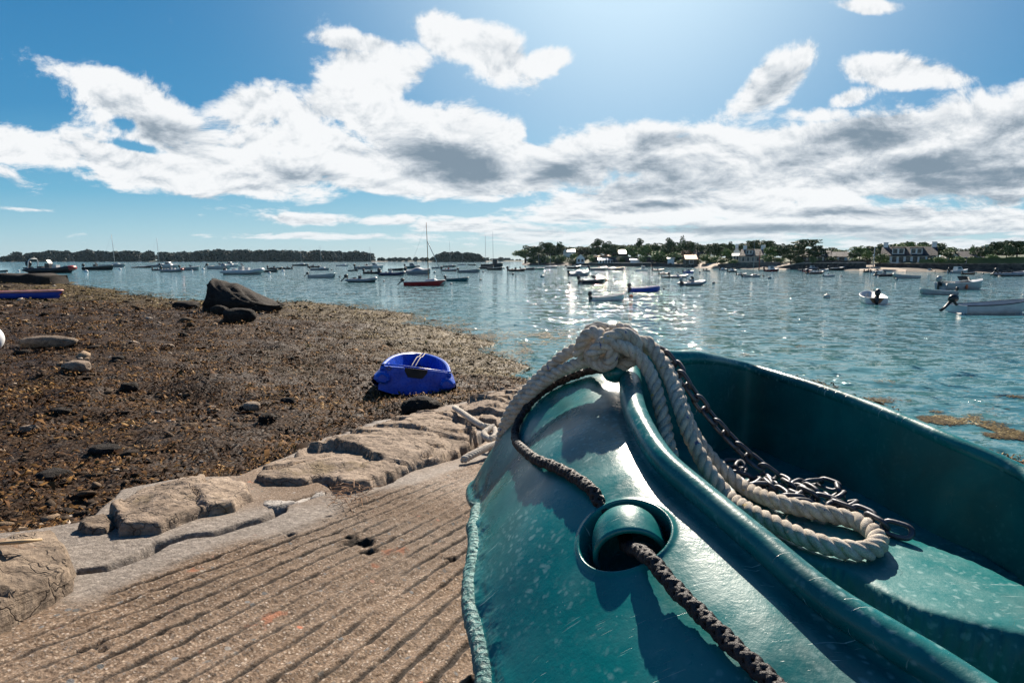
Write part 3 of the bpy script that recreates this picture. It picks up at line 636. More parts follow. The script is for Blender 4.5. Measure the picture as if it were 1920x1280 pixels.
knot = [
 [P(1150,668,1.01), P(1175,652,1.0), P(1205,640,1.0), P(1222,650,.995), P(1242,683,.975), P(1262,724,.95), P(1276,766,.915), P(1290,808,.90), P(1310,850,.885), P(1332,888,.87), P(1366,930,.85)]+
 [seat(*q, RW) for q in [(1402,956),(1447,979),(1500,1004),(1549,1022),(1594,1031),(1630,1031),(1647,1015),(1630,992),(1605,976),(1556,964),(1500,952),(1447,937)]]+
 [P(1402,918,.885), P(1368,893,.91), P(1340,866,.925), P(1316,838,.935), P(1294,800,.945), P(1279,762,.95), P(1266,722,.975), P(1246,682,1.0), P(1218,655,1.02), P(1185,645,1.03), P(1140,655,1.03)],
 [P(1120,655,.985), P(1150,645,.97), P(1178,655,.965), P(1200,672,.965), P(1219,700,.96), P(1231,733,.945), P(1239,768,.93), P(1246,795,.92), P(1251,825,.90), P(1262,870,.88)],
 # turns of the knot
 [P(1085,668,1.035), P(1092,640,1.015), P(1112,622,1.005), P(1135,636,0.985), P(1148,662,0.975), P(1140,684,0.985), P(1116,680,1.005), P(1104,655,1.025), P(1112,634,1.055), P(1140,626,1.065), P(1172,640,1.045)],
 [P(1108,668,0.985), P(1128,645,0.975), P(1150,630,0.970), P(1172,626,0.975), P(1190,640,0.985), P(1188,662,0.995), P(1170,672,1.015), P(1148,660,1.045), P(1140,638,1.050), P(1150,620,1.025), P(1168,616,1.005), P(1184,628,0.995), P(1194,650,0.995), P(1184,676,0.995), P(1160,684,1.005), P(1130,684,1.015)],
 [P(1096,634,1.065), P(1108,618,1.055), P(1126,614,1.060), P(1142,624,1.065), P(1148,645,1.055), P(1132,672,1.035), P(1150,690,1.025), P(1172,688,1.035)],
 [P(1150,640,1.03), P(1125,645,1.04), P(1090,650,1.06), P(1060,664,1.08), P(1042,679,1.10), P(1019,700,1.12), P(995,723,1.14), P(971,750,1.16), P(954,776,1.175), P(942,810,1.21), P(935,850,1.27)],
 [P(1160,660,.995), P(1130,668,1.005), P(1108,675,1.03), P(1078,684,1.055), P(1048,697,1.08), P(1025,712,1.10), P(1001,731,1.12), P(982,752,1.14), P(964,778,1.165), P(950,808,1.2), P(944,850,1.26)],
]
mb = MB()
for i, kp in enumerate(knot):
    g = rope_geo(spline(kp, 500), RW, .047, seed=i*1.7); mb.add(g.v, g.f)
wr = mb.build('mooring_rope', M_WR); tag(wr, 'thick white laid rope knotted over the bow of the teal boat', 'rope')
# loose fibres
fb = MB(); vv = np.array(wr.data.vertices[0].co)
vs = np.empty(len(wr.data.vertices)*3, np.float32); wr.data.vertices.foreach_get('co', vs); vs = vs.reshape(-1, 3)
for i in RG.choice(len(vs), 1100):
    d = RG.normal(size=3); d /= np.linalg.norm(d); e = RG.normal(size=3)*.4; L_ = RG.uniform(.003, .009)
    fb.tube([vs[i], vs[i]+d*L_*.5, vs[i]+(d+e)*L_], [.00022, .00018, .0001], 3, caps=False)
fo = fb.build('fuzz', M_WR, wr); fo['kind'] = 'stuff'
RB = .0078
def on(px, py, k=1.0):
    p_, n_ = shell_at(px, py); return p_+n_*RB*k
hc = RC+RN*RR*.15
bp = [P(1148,692,1.03), on(1112,705,1.5), on(1082,712,1.2), on(1052,723,1.1), on(1026,738,1.1), on(1004,757,1.1), on(986,781,1.1), on(974,807,1.2), on(975,832,1.2), on(990,851,1.2), on(1012,869,1.2), on(1040,881,1.1), on(1069,896,1.1), on(1096,914,1.1), on(1118,932,1.0), RC-e2*RR*.90-e1*RR*.36-RN*RR*.22, RC-e2*RR*.66-e1*RR*.1-RN*RR*.55, RC+e2*RR*.1-RN*RR*.25,
      hc+e2*RR*.75+e1*RR*.3, on(1232,1078,2.2), on(1270,1122,1.8), on(1330,1180,1.5), on(1390,1238,1.3), on(1440,1285,1.2), on(1500,1345,1.2), on(1560,1410,1.2)]
g = rope_geo(spline(bp, 900), RB, .030, strands=3, braid=True); br = g.build('grab_line', M_BR)
tag(br, 'black braided grab line threaded through the round recess of the teal boat', 'rope')
# ---------------------------------------------------------------- chain
def link_mesh(Lh=.0165, Wh=.0092, r=.0036):
    path = []
    for t in np.linspace(0, 2*np.pi, 28, endpoint=False):
        c, s = math.cos(t), math.sin(t); path.append((c*Wh+(Lh-Wh)*(1 if c > 0 else -1)*min(1, abs(c)*3), s*Wh, 0))
    path = np.array(path+[path[0], path[1]]); mb = MB(); mb.tube(path, r, 8, caps=False); return mb
M_CH = paint('galvanised_steel', (.085, .09, .105), .5, .55, .25, 60)
lm = link_mesh().build('link', M_CH); lmesh = lm.data; bpy.data.objects.remove(lm)
def chain(path, label, group=None):
    path = np.asarray(path); root = empty('chain', path[0]); tag(root, label, 'chain', group)
    L = np.r_[0, np.cumsum(np.linalg.norm(np.diff(path, axis=0), axis=1))]; st = .0258; k = int(L[-1]/st)
    for i in range(k):
        q = (i+.5)*st; c = np.array([np.interp(q, L, path[:, j]) for j in range(3)]); c2 = np.array([np.interp(q+.004, L, path[:, j]) for j in range(3)])
        x = Vector(c2-c).normalized(); up = Vector((0, 0, 1)); y = up.cross(x).normalized(); z = x.cross(y)
        ang = (math.pi/2 if i % 2 else 0)+rnd.uniform(-.25, .25)+.6
        R_ = Matrix((x, y, z)).transposed().to_4x4() @ Matrix.Rotation(ang, 4, 'X')
        o = bpy.data.objects.new('link', lmesh); COL.objects.link(o); o.parent = root
        o.matrix_parent_inverse = Matrix.Translation(root.location).inverted(); o.matrix_basis = Matrix.Translation(c) @ R_
    return root
RL = .006
c1 = [P(1222,652,1.03), P(1244,661,1.025), P(1260,677,1.015), P(1281,711,.985), P(1301,739,.985), P(1324,771,.985), P(1350,801,.98), P(1378,831,.972), P(1408,858,.962), P(1440,884,.945), P(1464,900,.935)]+[seat(*q, RL*1.5) for q in [(1500,919),(1537,936),(1575,947),(1624,966),(1650,981),(1687,994),(1738,1006)]]
chain(spline(c1, 600), 'grey steel chain hanging from the bow knot and lying along the bench', 'chain in the teal boat')
c2 = [seat(*q, RL) for q in [(1362,868),(1390,872),(1380,890),(1412,900),(1400,912),(1440,915),(1430,898),(1462,925),(1490,935),(1520,925),(1500,910),(1540,905),(1575,920),(1560,940),(1590,945),(1555,955),(1520,950),(1480,945),(1500,925)]]
chain(spline(c2, 600), 'grey steel chain piled loose on the bow deck beneath the hanging chain', 'chain in the teal boat')
# rope lying on the slipway stones beside the bow
sp = lambda px, py, h: slip_pt(px, py, h)
g = rope_geo(spline([sp(852,764,.11), sp(862,770,.135), sp(885,786,.13), sp(905,798,.12), sp(925,803,.10), sp(930,815,.09), sp(918,823,.08), sp(908,812,.09), sp(925,800,.11)], 300), .021, .075, seed=2)
o = g.build('mooring_rope', M_WR); tag(o, 'short weathered rope end knotted on the stones beside the teal bow', 'rope')
g = rope_geo(spline([sp(868,862,.03), sp(890,850,.05), sp(915,838,.06), sp(950,826,.06)], 200), .021, .075, seed=4)
o = g.build('mooring_rope', M_WR); tag(o, 'pale rope end sticking out from under the teal bow at the crack', 'rope')
# ================================================================ loose things on the beach
def ground_hit(px, py):
    r = cam_dir(px, py); t = np.exp(np.linspace(0, math.log(70), 500)); q = r[None]*t[:, None]; hgt = beach_h(q[:, 0], q[:, 1])
    i = int(np.argmax(q[:, 2]+CZ < hgt)); return np.array([q[i, 0], q[i, 1], hgt[i]])
def surf(X, Y):
    b = beach_h(X, Y); s = sdf(X, Y, SLIP); return np.where(s > -.02, -9, b)
ico = []
_p = (1+5**.5)/2
ICOV = np.array([(-1,_p,0),(1,_p,0),(-1,-_p,0),(1,-_p,0),(0,-1,_p),(0,1,_p),(0,-1,-_p),(0,1,-_p),(_p,0,-1),(_p,0,1),(-_p,0,-1),(-_p,0,1)], float); ICOV /= np.linalg.norm(ICOV[0])
ICOF = np.array([(0,11,5),(0,5,1),(0,1,7),(0,7,10),(0,10,11),(1,5,9),(5,11,4),(11,10,2),(10,7,6),(7,1,8),(3,9,4),(3,4,2),(3,2,6),(3,6,8),(3,8,9),(4,9,5),(2,4,11),(6,2,10),(8,6,7),(9,8,1)])
def subdiv(V, Fc):
    V = list(map(tuple, V)); cache = {}; out = []
    def mid(a, b):
        k = (min(a, b), max(a, b))
        if k not in cache:
            m = (np.array(V[a])+np.array(V[b]))/2; m /= np.linalg.norm(m); V.append(tuple(m)); cache[k] = len(V)-1
        return cache[k]
    for a, b, c in Fc:
        ab, bc, ca = mid(a, b), mid(b, c), mid(c, a); out += [(a, ab, ca), (b, bc, ab), (c, ca, bc), (ab, bc, ca)]
    return np.array(V), np.array(out)
ICO1 = subdiv(ICOV, ICOF); ICO2 = subdiv(*ICO1); ICO3 = subdiv(*ICO2)
def scatter_rocks(X, Y, Z, S, base, flat=.5, seed=1):
    rg = np.random.default_rng(seed); n_ = len(X); V0, F0 = base
    J = 1+rg.normal(0, .2, (n_, len(V0), 1)); sc = S[:, None]*np.stack([rg.uniform(.8, 1.5, n_), rg.uniform(.55, 1, n_), rg.uniform(.22, .6, n_)*flat*2], 1)
    V = V0[None]*J*sc[:, None]
    a = rg.uniform(0, 6.3, n_); t = rg.normal(0, .25, n_); ca, sa, ct, st_ = np.cos(a), np.sin(a), np.cos(t), np.sin(t)
    x = V[..., 0]*ct[:, None]-V[..., 2]*st_[:, None]; z = V[..., 0]*st_[:, None]+V[..., 2]*ct[:, None]; y = V[..., 1]
    W = np.stack([x*ca[:, None]-y*sa[:, None]+X[:, None], x*sa[:, None]+y*ca[:, None]+Y[:, None], z+Z[:, None]], -1)
    Fc = (F0[None]+(np.arange(n_)*len(V0))[:, None, None]).reshape(-1, 3); return W.reshape(-1, 3), Fc
def polar(n_, r0, r1, a0, a1, seed):
    rg = np.random.default_rng(seed); r = np.exp(rg.uniform(math.log(r0), math.log(r1), n_)); a = np.radians(rg.uniform(a0, a1, n_))
    return r*np.sin(a), r*np.cos(a), r, rg
def stone_mat():
    m, nt, b = newmat('beach_pebbles'); n = N(nt); i = n.island(); p = n.pos()
    c = n.ramp(i, [(0, (.016, .011, .008)), (.4, (.05, .034, .022)), (.65, (.115, .078, .048)), (.82, (.22, .155, .10)), (.94, (.42, .31, .21)), (1, (.58, .5, .42))])
    c = n.mix(n.mr(n.noise(p, 50, 5, .7), .4, .65, .0, .55), c, (.03, .022, .016))
    n.put(b.inputs['Base Color'], c); b.inputs['Roughness'].default_value = .85; b.inputs['Specular IOR Level'].default_value = .15
    n.put(b.inputs['Normal'], n.bump(n.noise(p, 90, 4, .6), .01, .8)); return m
M_PEB = stone_mat()
X, Y, r, rg = polar(46000, 1.3, 66, -47, 46, 5)
Z = surf(X, Y); dn = fbm(X*.8, Y*.8, 0, 3, 77); dens_ = .55-.62*sstep(-.6, .1, X/np.maximum(Y, 1)+.25)+dn*.7
k = (Z > .03) & (rg.uniform(0, 1, len(X)) < dens_)
X, Y, Z, r = X[k], Y[k], Z[k], r[k]
S = rg.lognormal(math.log(.021), .5, len(X))*np.interp(r, [1, 6, 40], [.8, 1.15, 3.2]); S = np.minimum(S, .09+.004*r)
near_k = r < 4.5
Va, Fa = scatter_rocks(X[near_k], Y[near_k], Z[near_k]+S[near_k]*.1, S[near_k], ICO1, .5, 1)
Vb, Fb = scatter_rocks(X[~near_k], Y[~near_k], Z[~near_k]+S[~near_k]*.1, S[~near_k], (ICOV, ICOF), .5, 2)
g_ = mk('gravel', np.vstack([Va, Vb]), np.vstack([Fa, Fb+len(Va)]), M_PEB, smooth=False); tag(g_, 'brown and grey shingle scattered over the beach', 'gravel', kind='stuff')
def weed_mat(name, stops):
    m, nt, b = newmat(name); n = N(nt); p = n.pos()
    c = n.ramp(n.math('ADD', n.math('MULTIPLY', n.island(), .62), n.math('MULTIPLY', n.mr(n.noise(p, .9, 5, .65), .3, .7), .42)), stops)
    n.put(b.inputs['Base Color'], c); b.inputs['Roughness'].default_value = .72; b.inputs['Specular IOR Level'].default_value = .1
    return m
M_WD = weed_mat('brown_wrack', [(.1, (.010, .005, .003)), (.4, (.040, .018, .007)), (.66, (.12, .056, .018)), (.87, (.25, .135, .04)), (1, (.38, .25, .11))])
M_WG = weed_mat('golden_wrack', [(.1, (.010, .007, .003)), (.4, (.04, .026, .010)), (.65, (.10, .068, .022)), (.88, (.22, .165, .06)), (1, (.5, .4, .22))])
def ribbons(X, Y, Z, L, W, rg, lift=.5, tilt=1.0):
    n_ = len(X); a = rg.uniform(0, 6.3, n_); k = rg.normal(0, 1.1, n_); K = 4
    t = np.linspace(-.5, .5, K); ang = a[:, None]+k[:, None]*t[None]
    cx = X[:, None]+np.cumsum(np.cos(ang), 1)*(L/K)[:, None]; cy = Y[:, None]+np.cumsum(np.sin(ang), 1)*(L/K)[:, None]
    hz_ = Z[:, None]+(lift*L)[:, None]*(rg.uniform(.1, 1, (n_, 1))*(.25-t[None]**2)*2+rg.normal(0, .14, (n_, K)))
    w_ = W[:, None]*np.array([.5, 1, .9, .3])[None]*.5; tl = rg.uniform(-1, 1, (n_, K))*tilt
    nx, ny = -np.sin(ang), np.cos(ang)
    V = np.stack([np.stack([cx-nx*w_, cy-ny*w_, hz_-tl*w_], -1), np.stack([cx+nx*w_, cy+ny*w_, hz_+tl*w_], -1)], 2)
    base = (np.arange(n_)*K*2)[:, None]; q = np.arange(K-1)[None]*2
    Fc = np.stack([base+q, base+q+1, base+q+3, base+q+2], -1).reshape(-1, 4); return V.reshape(-1, 3), Fc
X, Y, r, rg = polar(300000, 1.4, 66, -47, 46, 6)
Z = surf(X, Y); f_ = fbm(X*.7, Y*.8, 0, 4, 177)
dens_ = .62+.5*sstep(-.45, .15, X/np.maximum(Y, 1)+.12*fbm(X*.3, Y*.3, 0, 3, 8)+.05)+f_*.8
k = (Z > -.01) & (rg.uniform(0, 1, len(X)) < dens_)
gold = ((Z < .20+.12*fbm(X*.6, Y*.4, 0, 3, 55)) | ((X < -13) & (Y > 26+8*fbm(X*.1, Y*.1, 0, 2, 3)))) & k & (Y > 6); brown = k & ~gold
for nm, kk, mt, lab in (('seaweed', brown, M_WD, 'dark brown wrack heaped over the shingle beach'), ('seaweed', gold, M_WG, 'golden olive wrack along the low water edge of the beach')):
    x, y, z, q = X[kk], Y[kk], Z[kk], r[kk]; md = np.maximum(0, fbm(x*3.1, y*3.1, 0, 3, 66))*.10+np.maximum(0, fbm(x*1.1, y*1.3, 0, 2, 67))*.12
    L = rg.lognormal(math.log(.06), .42, len(x))*np.interp(q, [1, 8, 40], [.62, 1.1, 3.0]); W = L*rg.uniform(.09, .22, len(x))
    V, Fc = ribbons(x, y, z+md+.004, L, W, rg); tag(mk(nm, V, Fc, mt), lab, 'seaweed', kind='stuff')
# wrack floating at the edge of the water: ragged rafts
rafts = [(1030,628,50,9,.8),(985,658,16,6,.6),(1000,645,40,5,.35),(960,672,22,5,.5),(1040,690,12,4,.3),(1075,660,30,6,.3),(560,572,110,7,.9),(690,583,90,6,.7),(480,560,60,3,.4),(800,605,70,9,1.0),(760,596,70,6,.9),(870,640,60,12,1.0),(900,630,60,8,.7),(850,618,60,8,.8),(620,575,90,5,.9),(300,552,90,5,.9),(240,560,60,4,.7),(915,665,40,12,.8),(930,690,40,12,.9),(650,551,40,2,.5),(735,556,20,1.5,.4),(165,528,70,5,.9),(225,545,60,4,.7),(120,520,50,4,.9),(150,523,35,2,.4),(430,567,60,4,.7),
 (1690,775,60,14,.5),(1780,790,60,20,.6),(1850,812,90,14,.5),(1900,830,80,16,.5),(1790,812,60,10,.7),(1720,772,70,9,.5),(1640,752,40,5,.35),(1640,715,25,3,.3),(1780,712,45,3,.35),(1810,730,40,3,.3),(1770,745,22,4,.5),(1700,726,20,2,.2),(1420,665,30,2,.25),(1500,650,30,2,.15),(1320,655,40,4,.3),(1905,745,30,3,.25),(1795,775,40,5,.5)]
QS = []
for px, py, rx, ry, dn in rafts:
    n_ = int(rx*ry*dn*(6.0 if px > 1400 else 2.6))+30; u_ = RG.normal(0, .62, n_)*rx+px; v_ = RG.normal(0, .62, n_)*ry+py; ok_ = v_ > 494
    QS.append(np.stack([u_[ok_], v_[ok_]], 1))
QS = np.vstack(QS); u_ = (QS[:, 0]-960)/F; v_ = (QS[:, 1]-640)/F; tt = CZ/(SP+CP*v_); XS = u_*tt; YS = (CP-SP*v_)*tt
LS = np.minimum(.028+.0065*YS, .28)*RG.uniform(.6, 1.4, len(XS)); kk = (fbm(XS*3.1, YS*2.6, 0, 4, 71) > np.where(XS > 3, .14, -.05)) & (beach_h(XS, YS) < .12); XS, YS, LS = XS[kk], YS[kk], LS[kk]
V, Fc = ribbons(XS, YS, np.full(len(XS), .006)+RG.uniform(0, .012, len(XS)), LS, LS*RG.uniform(.1, .24, len(LS)), RG, .012, .08)
tag(mk('seaweed', V, Fc, M_WG), 'rafts of golden wrack floating in the shallows beside the beach', 'seaweed', kind='stuff')
# single stones that stand out
def rock(label, px, py, w, h, dep, mat, seed, name='rock', shape=None, group=None, sub=ICO3, rz=0.0, sink=.15, rough=.35):
    c = ground_hit(px, py); d = proj(c)[2]; W, H = w/F*d, h/F*d
    V, Fc = sub; V = V.copy()
    nn = 1+fbm(V[:, 0]*1.3+seed, V[:, 1]*1.3, V[:, 2]*1.3, 4, seed)*rough; V = V*nn[:, None]
    V = np.sign(V)*np.abs(V)**.82
    if shape: V = shape(V)
    V[:, 0] *= W/2; V[:, 1] *= W/2*dep; V[:, 2] = (V[:, 2]*.5+.5-sink)*H
    ca, sa = math.cos(rz), math.sin(rz); x = V[:, 0]*ca-V[:, 1]*sa; y = V[:, 0]*sa+V[:, 1]*ca; V[:, 0] = x; V[:, 1] = y
    V[:, 0] += c[0]; V[:, 1] += c[1]+W/2*dep*.8; V[:, 2] += c[2]
    o = mk(name, V, Fc, mat, smooth=False); tag(o, label, 'rock', group); return o
def wedge(V):   # tall point on the left, long slope to the right
    x = V[:, 0]; top = np.interp(x, [-1.1, -.82, -.62, -.45, 0, .4, 1.1], [-.35, -.05, 1.35, 1.12, .72, .25, -.75]); z = V[:, 2]
    strat = .07*np.abs(np.sin((z*3.1+x*2.3)*4.2))
    V[:, 2] = np.where(z > -.2, -.2+(z+.2)/1.2*(top+.2)*(1-.25*V[:, 1]**2), z)+strat*(z > 0)
    V[:, 0] = x-.16*np.maximum(0, V[:, 2]-.4)*(x < -.2)+strat*.6; return V
rock('tall dark wedge of schist standing at the water edge, pointed at its left end', 437, 588, 152, 74, .62, R_DARK, 4, shape=wedge, sub=subdiv(*ICO3), sink=.22, rough=.28)
G_ = 'rocks at the foot of the tall dark wedge'
rock('low dark rock with pale top in front of the tall dark wedge', 440, 606, 58, 30, .7, R_DARK, 8, group=G_)
rock('small rounded rock left of the low dark rock under the wedge', 408, 592, 30, 22, .8, R_DARK, 9, group=G_)
rock('flat dark hump left of the tall dark wedge', 342, 580, 46, 16, .8, R_DARK, 10, group=G_)
rock('long flat brown slab of stone lying on the shingle at far left', 75, 652, 98, 24, .38, R_BROWN, 11, rz=.1, rough=.3)
rock('squared yellowish stone on dark wrack right of the long flat slab', 134, 700, 48, 24, .7, R_PALE, 12, rough=.25)
rock('small pale squared stone alone in the middle of the beach', 468, 772, 32, 20, .8, R_PALE, 13, rough=.2, sub=ICO2)
rock('weed covered dark boulder between blue boat and the granite slab', 788, 784, 66, 40, .7, R_DARK, 14)
rock('dark half buried stone at the bottom left of the beach', 48, 815, 30, 16, .7, R_BROWN, 15)
rock('small yellow stone beside dark wrack left of the middle', 310, 655, 22, 12, .8, R_PALE, 16, sub=ICO2)
rock('small pale stone near the squared pale stone, left of it', 395, 770, 16, 9, .8, R_PALE, 17, sub=ICO2)
rh = np.random.default_rng(40)
for i in range(20):
    px, py = rh.uniform(10, 860), rh.uniform(585, 930)
    if py > 985-.27*px-40: continue
    if 660 < px < 870 and py > 640: continue
    s_ = 8+(py-560)*.11
    rock('low hump of dark weed covered rock half buried in the beach', px, py, s_*rh.uniform(.8, 1.5), s_*rh.uniform(.4, .7), rh.uniform(.6, 1), R_DARK, 50+i, group='weed covered humps on the beach', sub=ICO2, rough=.5, sink=.3, rz=rh.uniform(-.5, .5))
# fine scraps of straw and a twig on the stones
mb = MB(); mb.tube([slip_pt(-10, 1019, .10), slip_pt(40, 1015, .11), slip_pt(78, 1011, .10)], [.004, .005, .003], 6)
tag(mb.build('dry_reed', paint('straw', (.5, .36, .2), .7)), 'pale dry reed lying on the brown kerb stone', 'reed')
mb = MB()
for i in range(70):
    q = slip_pt(620+RG.uniform(0, 70), 935+RG.uniform(-28, 8), .015+RG.uniform(0, .03)); e = RG.normal(size=3)*np.array([.035, .035, .01]); mb.tube([q, q+e*.5+np.array([0, 0, .006]), q+e], .0012, 4, False)
tag(mb.build('straw', paint('dead_grass', (.42, .25, .14), .8)), 'tuft of dry grass in the open gap of the slipway edge', 'grass', kind='stuff')
# stone jetty at far left
c0 = ground_hit(84, 534); dj = proj(c0)[2]; zt = CZ-(514-488.2)/F*dj
xs = np.linspace(-22, 0, 90); V = []
for x in xs:
    t = x; zz = zt+.10*float(vnoise(np.array(t*1.2), np.array(3.), 0, 4))-(.25*math.exp(x*2.2)); off = .12*float(vnoise(np.array(t*2.1), np.array(9.), 0, 4))
    V += [(c0[0]+x-.0, c0[1]+off, -1), (c0[0]+x-.15*(x > -.1), c0[1]+.15+off, zz-.15), (c0[0]+x-.3*(x > -.1), c0[1]+.4, zz), (c0[0]+x-.3*(x > -.1), c0[1]+3.0, zz), (c0[0]+x, c0[1]+3.4, -1)]
j = mk('stone_jetty', V, [tuple(q) for q in gridfaces(90, 5)]+[(445, 446, 447, 448, 449)], R_DARK); tag(j, 'dark low stone jetty running in from the left edge', 'jetty')
# white fender-like float just entering at the left edge
c = ground_hit(-22, 660); mb = MB(); dd = proj(c)[2]; mb.blob((c[0], c[1], c[2]+24/F*dd), (26/F*dd, 26/F*dd, 27/F*dd), 3, 20, 14, .02)
tag(mb.build('float', paint('white_plastic', (.75, .75, .74), .4)), 'white round float cut off by the left edge of the picture', 'float')

# ---------------------------------------------------------------- blue boat aground
def blue_boat():
    c = ground_hit(775, 742); c[2] += .0; root = empty('plastic_boat', c); root.scale = (1, 1, .84); root.rotation_euler = (math.radians(-4.4), math.radians(7.5), math.radians(7))
    tag(root, 'royal blue plastic boat aground on the wrack, stern towards the slipway', 'boat')
    M = teal_like('blue_plastic', (.008, .06, .42), (.014, .10, .62)); L = 2.15; ny = 60; hw = .47
    def wy(y): return hw*(1-(max(0, y)/L)**3.2)**.5 if y < L else 0.0
    ys = L*np.sin(np.linspace(0, math.pi/2, ny)); V = []; prof = lambda w_: [(w_-.03, .45), (w_-.012, .468), (w_+.012, .465), (w_+.022, .44), (w_+.012, .40), (w_+.03, .36), (w_+.085, .30), (w_+.115, .22), (w_+.12, .17), (w_+.10, .13), (w_-.03, .06), (w_*.55, .0), (0, -.02)]
    rows = []
    for y in ys:
        w_ = wy(y); k = min(1, w_/.12); pr = prof(w_); yy = y
        rise = .03*(y/L)**3
        rows.append([((x if w_ > .12 else x*k), yy+(x-w_)*(.9*(y/L)**5), z+rise*(z+.1)/.5) for x, z in pr])
    right = np.array(rows); left = right.copy(); left[..., 0] *= -1
    V = np.concatenate([right, left[:, ::-1]], 1); hull = mk('hull', V, gridfaces(ny, V.shape[1]), M, root)
    inn = []
    for y in ys:
        w_ = max(0, wy(y)-.03); inn.append([(w_, y-.001, .452+.03*(y/L)**3), (w_*.93, y*.985, .3), (w_*.85, y*.97, .14), (0, y*.97, .12), (-w_*.85, y*.97, .14), (-w_*.93, y*.985, .3), (-w_, y-.001, .452+.03*(y/L)**3)])
    mk('inner_wall', np.array(inn), gridfaces(ny, 7), M, root)
    mb = MB()      # transom with notch for a motor
    out = [(-.49, .05), (-.30, .0), (.30, .0), (.49, .05), (.49, .44), (.17, .45), (.15, .40), (.10, .335), (-.10, .335), (-.15, .40), (-.17, .45), (-.49, .44)]
    mb.prism(out, -.03, .035); mb.build('transom', M, root, smooth=False)
    mb = MB(); mb.prism([(-.16, .452), (-.155, .40), (-.10, .30), (.10, .30), (.155, .40), (.16, .452)], -.042, -.031); mb.build('motor_pad', paint('black_rubber', (.008, .008, .01), .6), root, smooth=False)
    for s in (-1, 1):
        mb = MB(); V = []
        for t, k in ((0, 1.0), (.10, .98), (.17, .82), (.20, .55), (.205, .02)):
            for x, z in [(.055, .13), (.135, .05), (.14, -.02), (.08, -.075), (-.045, -.09), (-.09, -.02), (-.07, .07), (-.01, .13)]:
                V.append((s*(.425+x*1.0*k), -t*.75, .245+z*1.0*k))
        mb.add(V, gridfaces(5, 8, True)); mb.build('stern_float', M, root, False)
        mb = MB(); mb.lathe([(.0, .0), (.034, .0), (.034, .012), (.0, .012)], 14, (s*.46, 0, 0)); p_ = mb.build('cap', M, root); p_.rotation_euler = (math.pi/2, 0, 0); p_.location = (0, -.035, .41)
    mb = MB(); mb.tube([(-.47, 0, .47), (-.2, -.0, .475), (0, .0, .47), (.47, .0, .455)], .012, 8); mb.build('rim', M, root)
    mb = MB(); mb.box(-.36, .36, .55, .85, .27, .30); mb.build('thwart', M, root, False)
    mb = MB()
    for x in (-.02, .03): mb.tube(spline([(x-.06, .02, .46), (x, .35, .60), (x+.02, .9, .56), (x+.05, 1.9, .53)], 24), .007, 6)
    rp = mb.build('tie_rope', M_WR, root)
    for s in (-1,):
        mb = MB(); a = np.linspace(0, 2*np.pi, 18); mb.tube(np.stack([-.37+.03*np.cos(a), 0*a-.045, .42+.03*np.sin(a)], 1), .006, 6, False); mb.build('ring', M_CH, root)
    return root
def teal_like(name, a, b_):
    m, nt, b = newmat(name); n = N(nt); p = n.obj(); n.put(b.inputs['Base Color'], n.mix(n.mr(n.noise(p, 6, 5, .6), .35, .65), a, b_))
    n.put(b.inputs['Roughness'], n.mr(n.noise(p, 30, 4), .3, .7, .22, .4)); return m
blue_boat()
# ================================================================ far shores
def foliage(name, stops, tr=.25):
    m, nt, b = newmat(name); n = N(nt); p = n.pos()
    c = n.ramp(n.math('ADD', n.math('MULTIPLY', n.island(), .55), n.math('MULTIPLY', n.noise(p, .35, 4, .6), .5)), stops)
    n.put(b.inputs['Base Color'], c); b.inputs['Roughness'].default_value = .65; b.inputs['Specular IOR Level'].default_value = .2
    return m
L_DARK = foliage('pine_needles', [(.1, (.024, .045, .022)), (.5, (.065, .11, .046)), (.9, (.15, .21, .085))])
L_MID = foliage('oak_leaves', [(.1, (.045, .09, .03)), (.5, (.13, .21, .065)), (.9, (.25, .36, .12))])
L_LIGHT = foliage('bright_leaves', [(.1, (.04, .065, .02)), (.5, (.10, .16, .045)), (.9, (.2, .27, .09))])
L_FAR = foliage('distant_leaves', [(.1, (.006, .016, .018)), (.5, (.018, .04, .036)), (.9, (.045, .08, .055))])
BARK = paint('bark', (.05, .038, .03), .9, 0, .3, 2)
def leafquads(C, R, nq, size, seed, flat=1.0):
    """leaf-clump quads through ellipsoid lobes; C (k,3), R (k,3)"""
    rg = np.random.default_rng(seed); k = len(C); w_ = R.prod(1)**(2/3); idx = rg.choice(k, nq, p=w_/w_.sum())
    d = rg.normal(size=(nq, 3)); d /= np.linalg.norm(d, axis=1)[:, None]; r_ = rg.uniform(.45, 1.08, nq)**.6
    ctr = C[idx]+d*R[idx]*r_[:, None]; s = size*rg.uniform(.55, 1.3, nq)
    a = rg.normal(size=(nq, 3)); a[:, 2] *= flat; a /= np.linalg.norm(a, axis=1)[:, None]; b_ = np.cross(a, rg.normal(size=(nq, 3))); b_ /= np.linalg.norm(b_, axis=1)[:, None]+1e-9
    a = a*s[:, None]; b_ = b_*(s*rg.uniform(.5, 1, nq))[:, None]
    V = np.stack([ctr-a*.6, ctr+b_*.6, ctr+a*.6, ctr-b_*.6], 1).reshape(-1, 3); return V, np.arange(nq*4).reshape(-1, 4)
TREES = {}
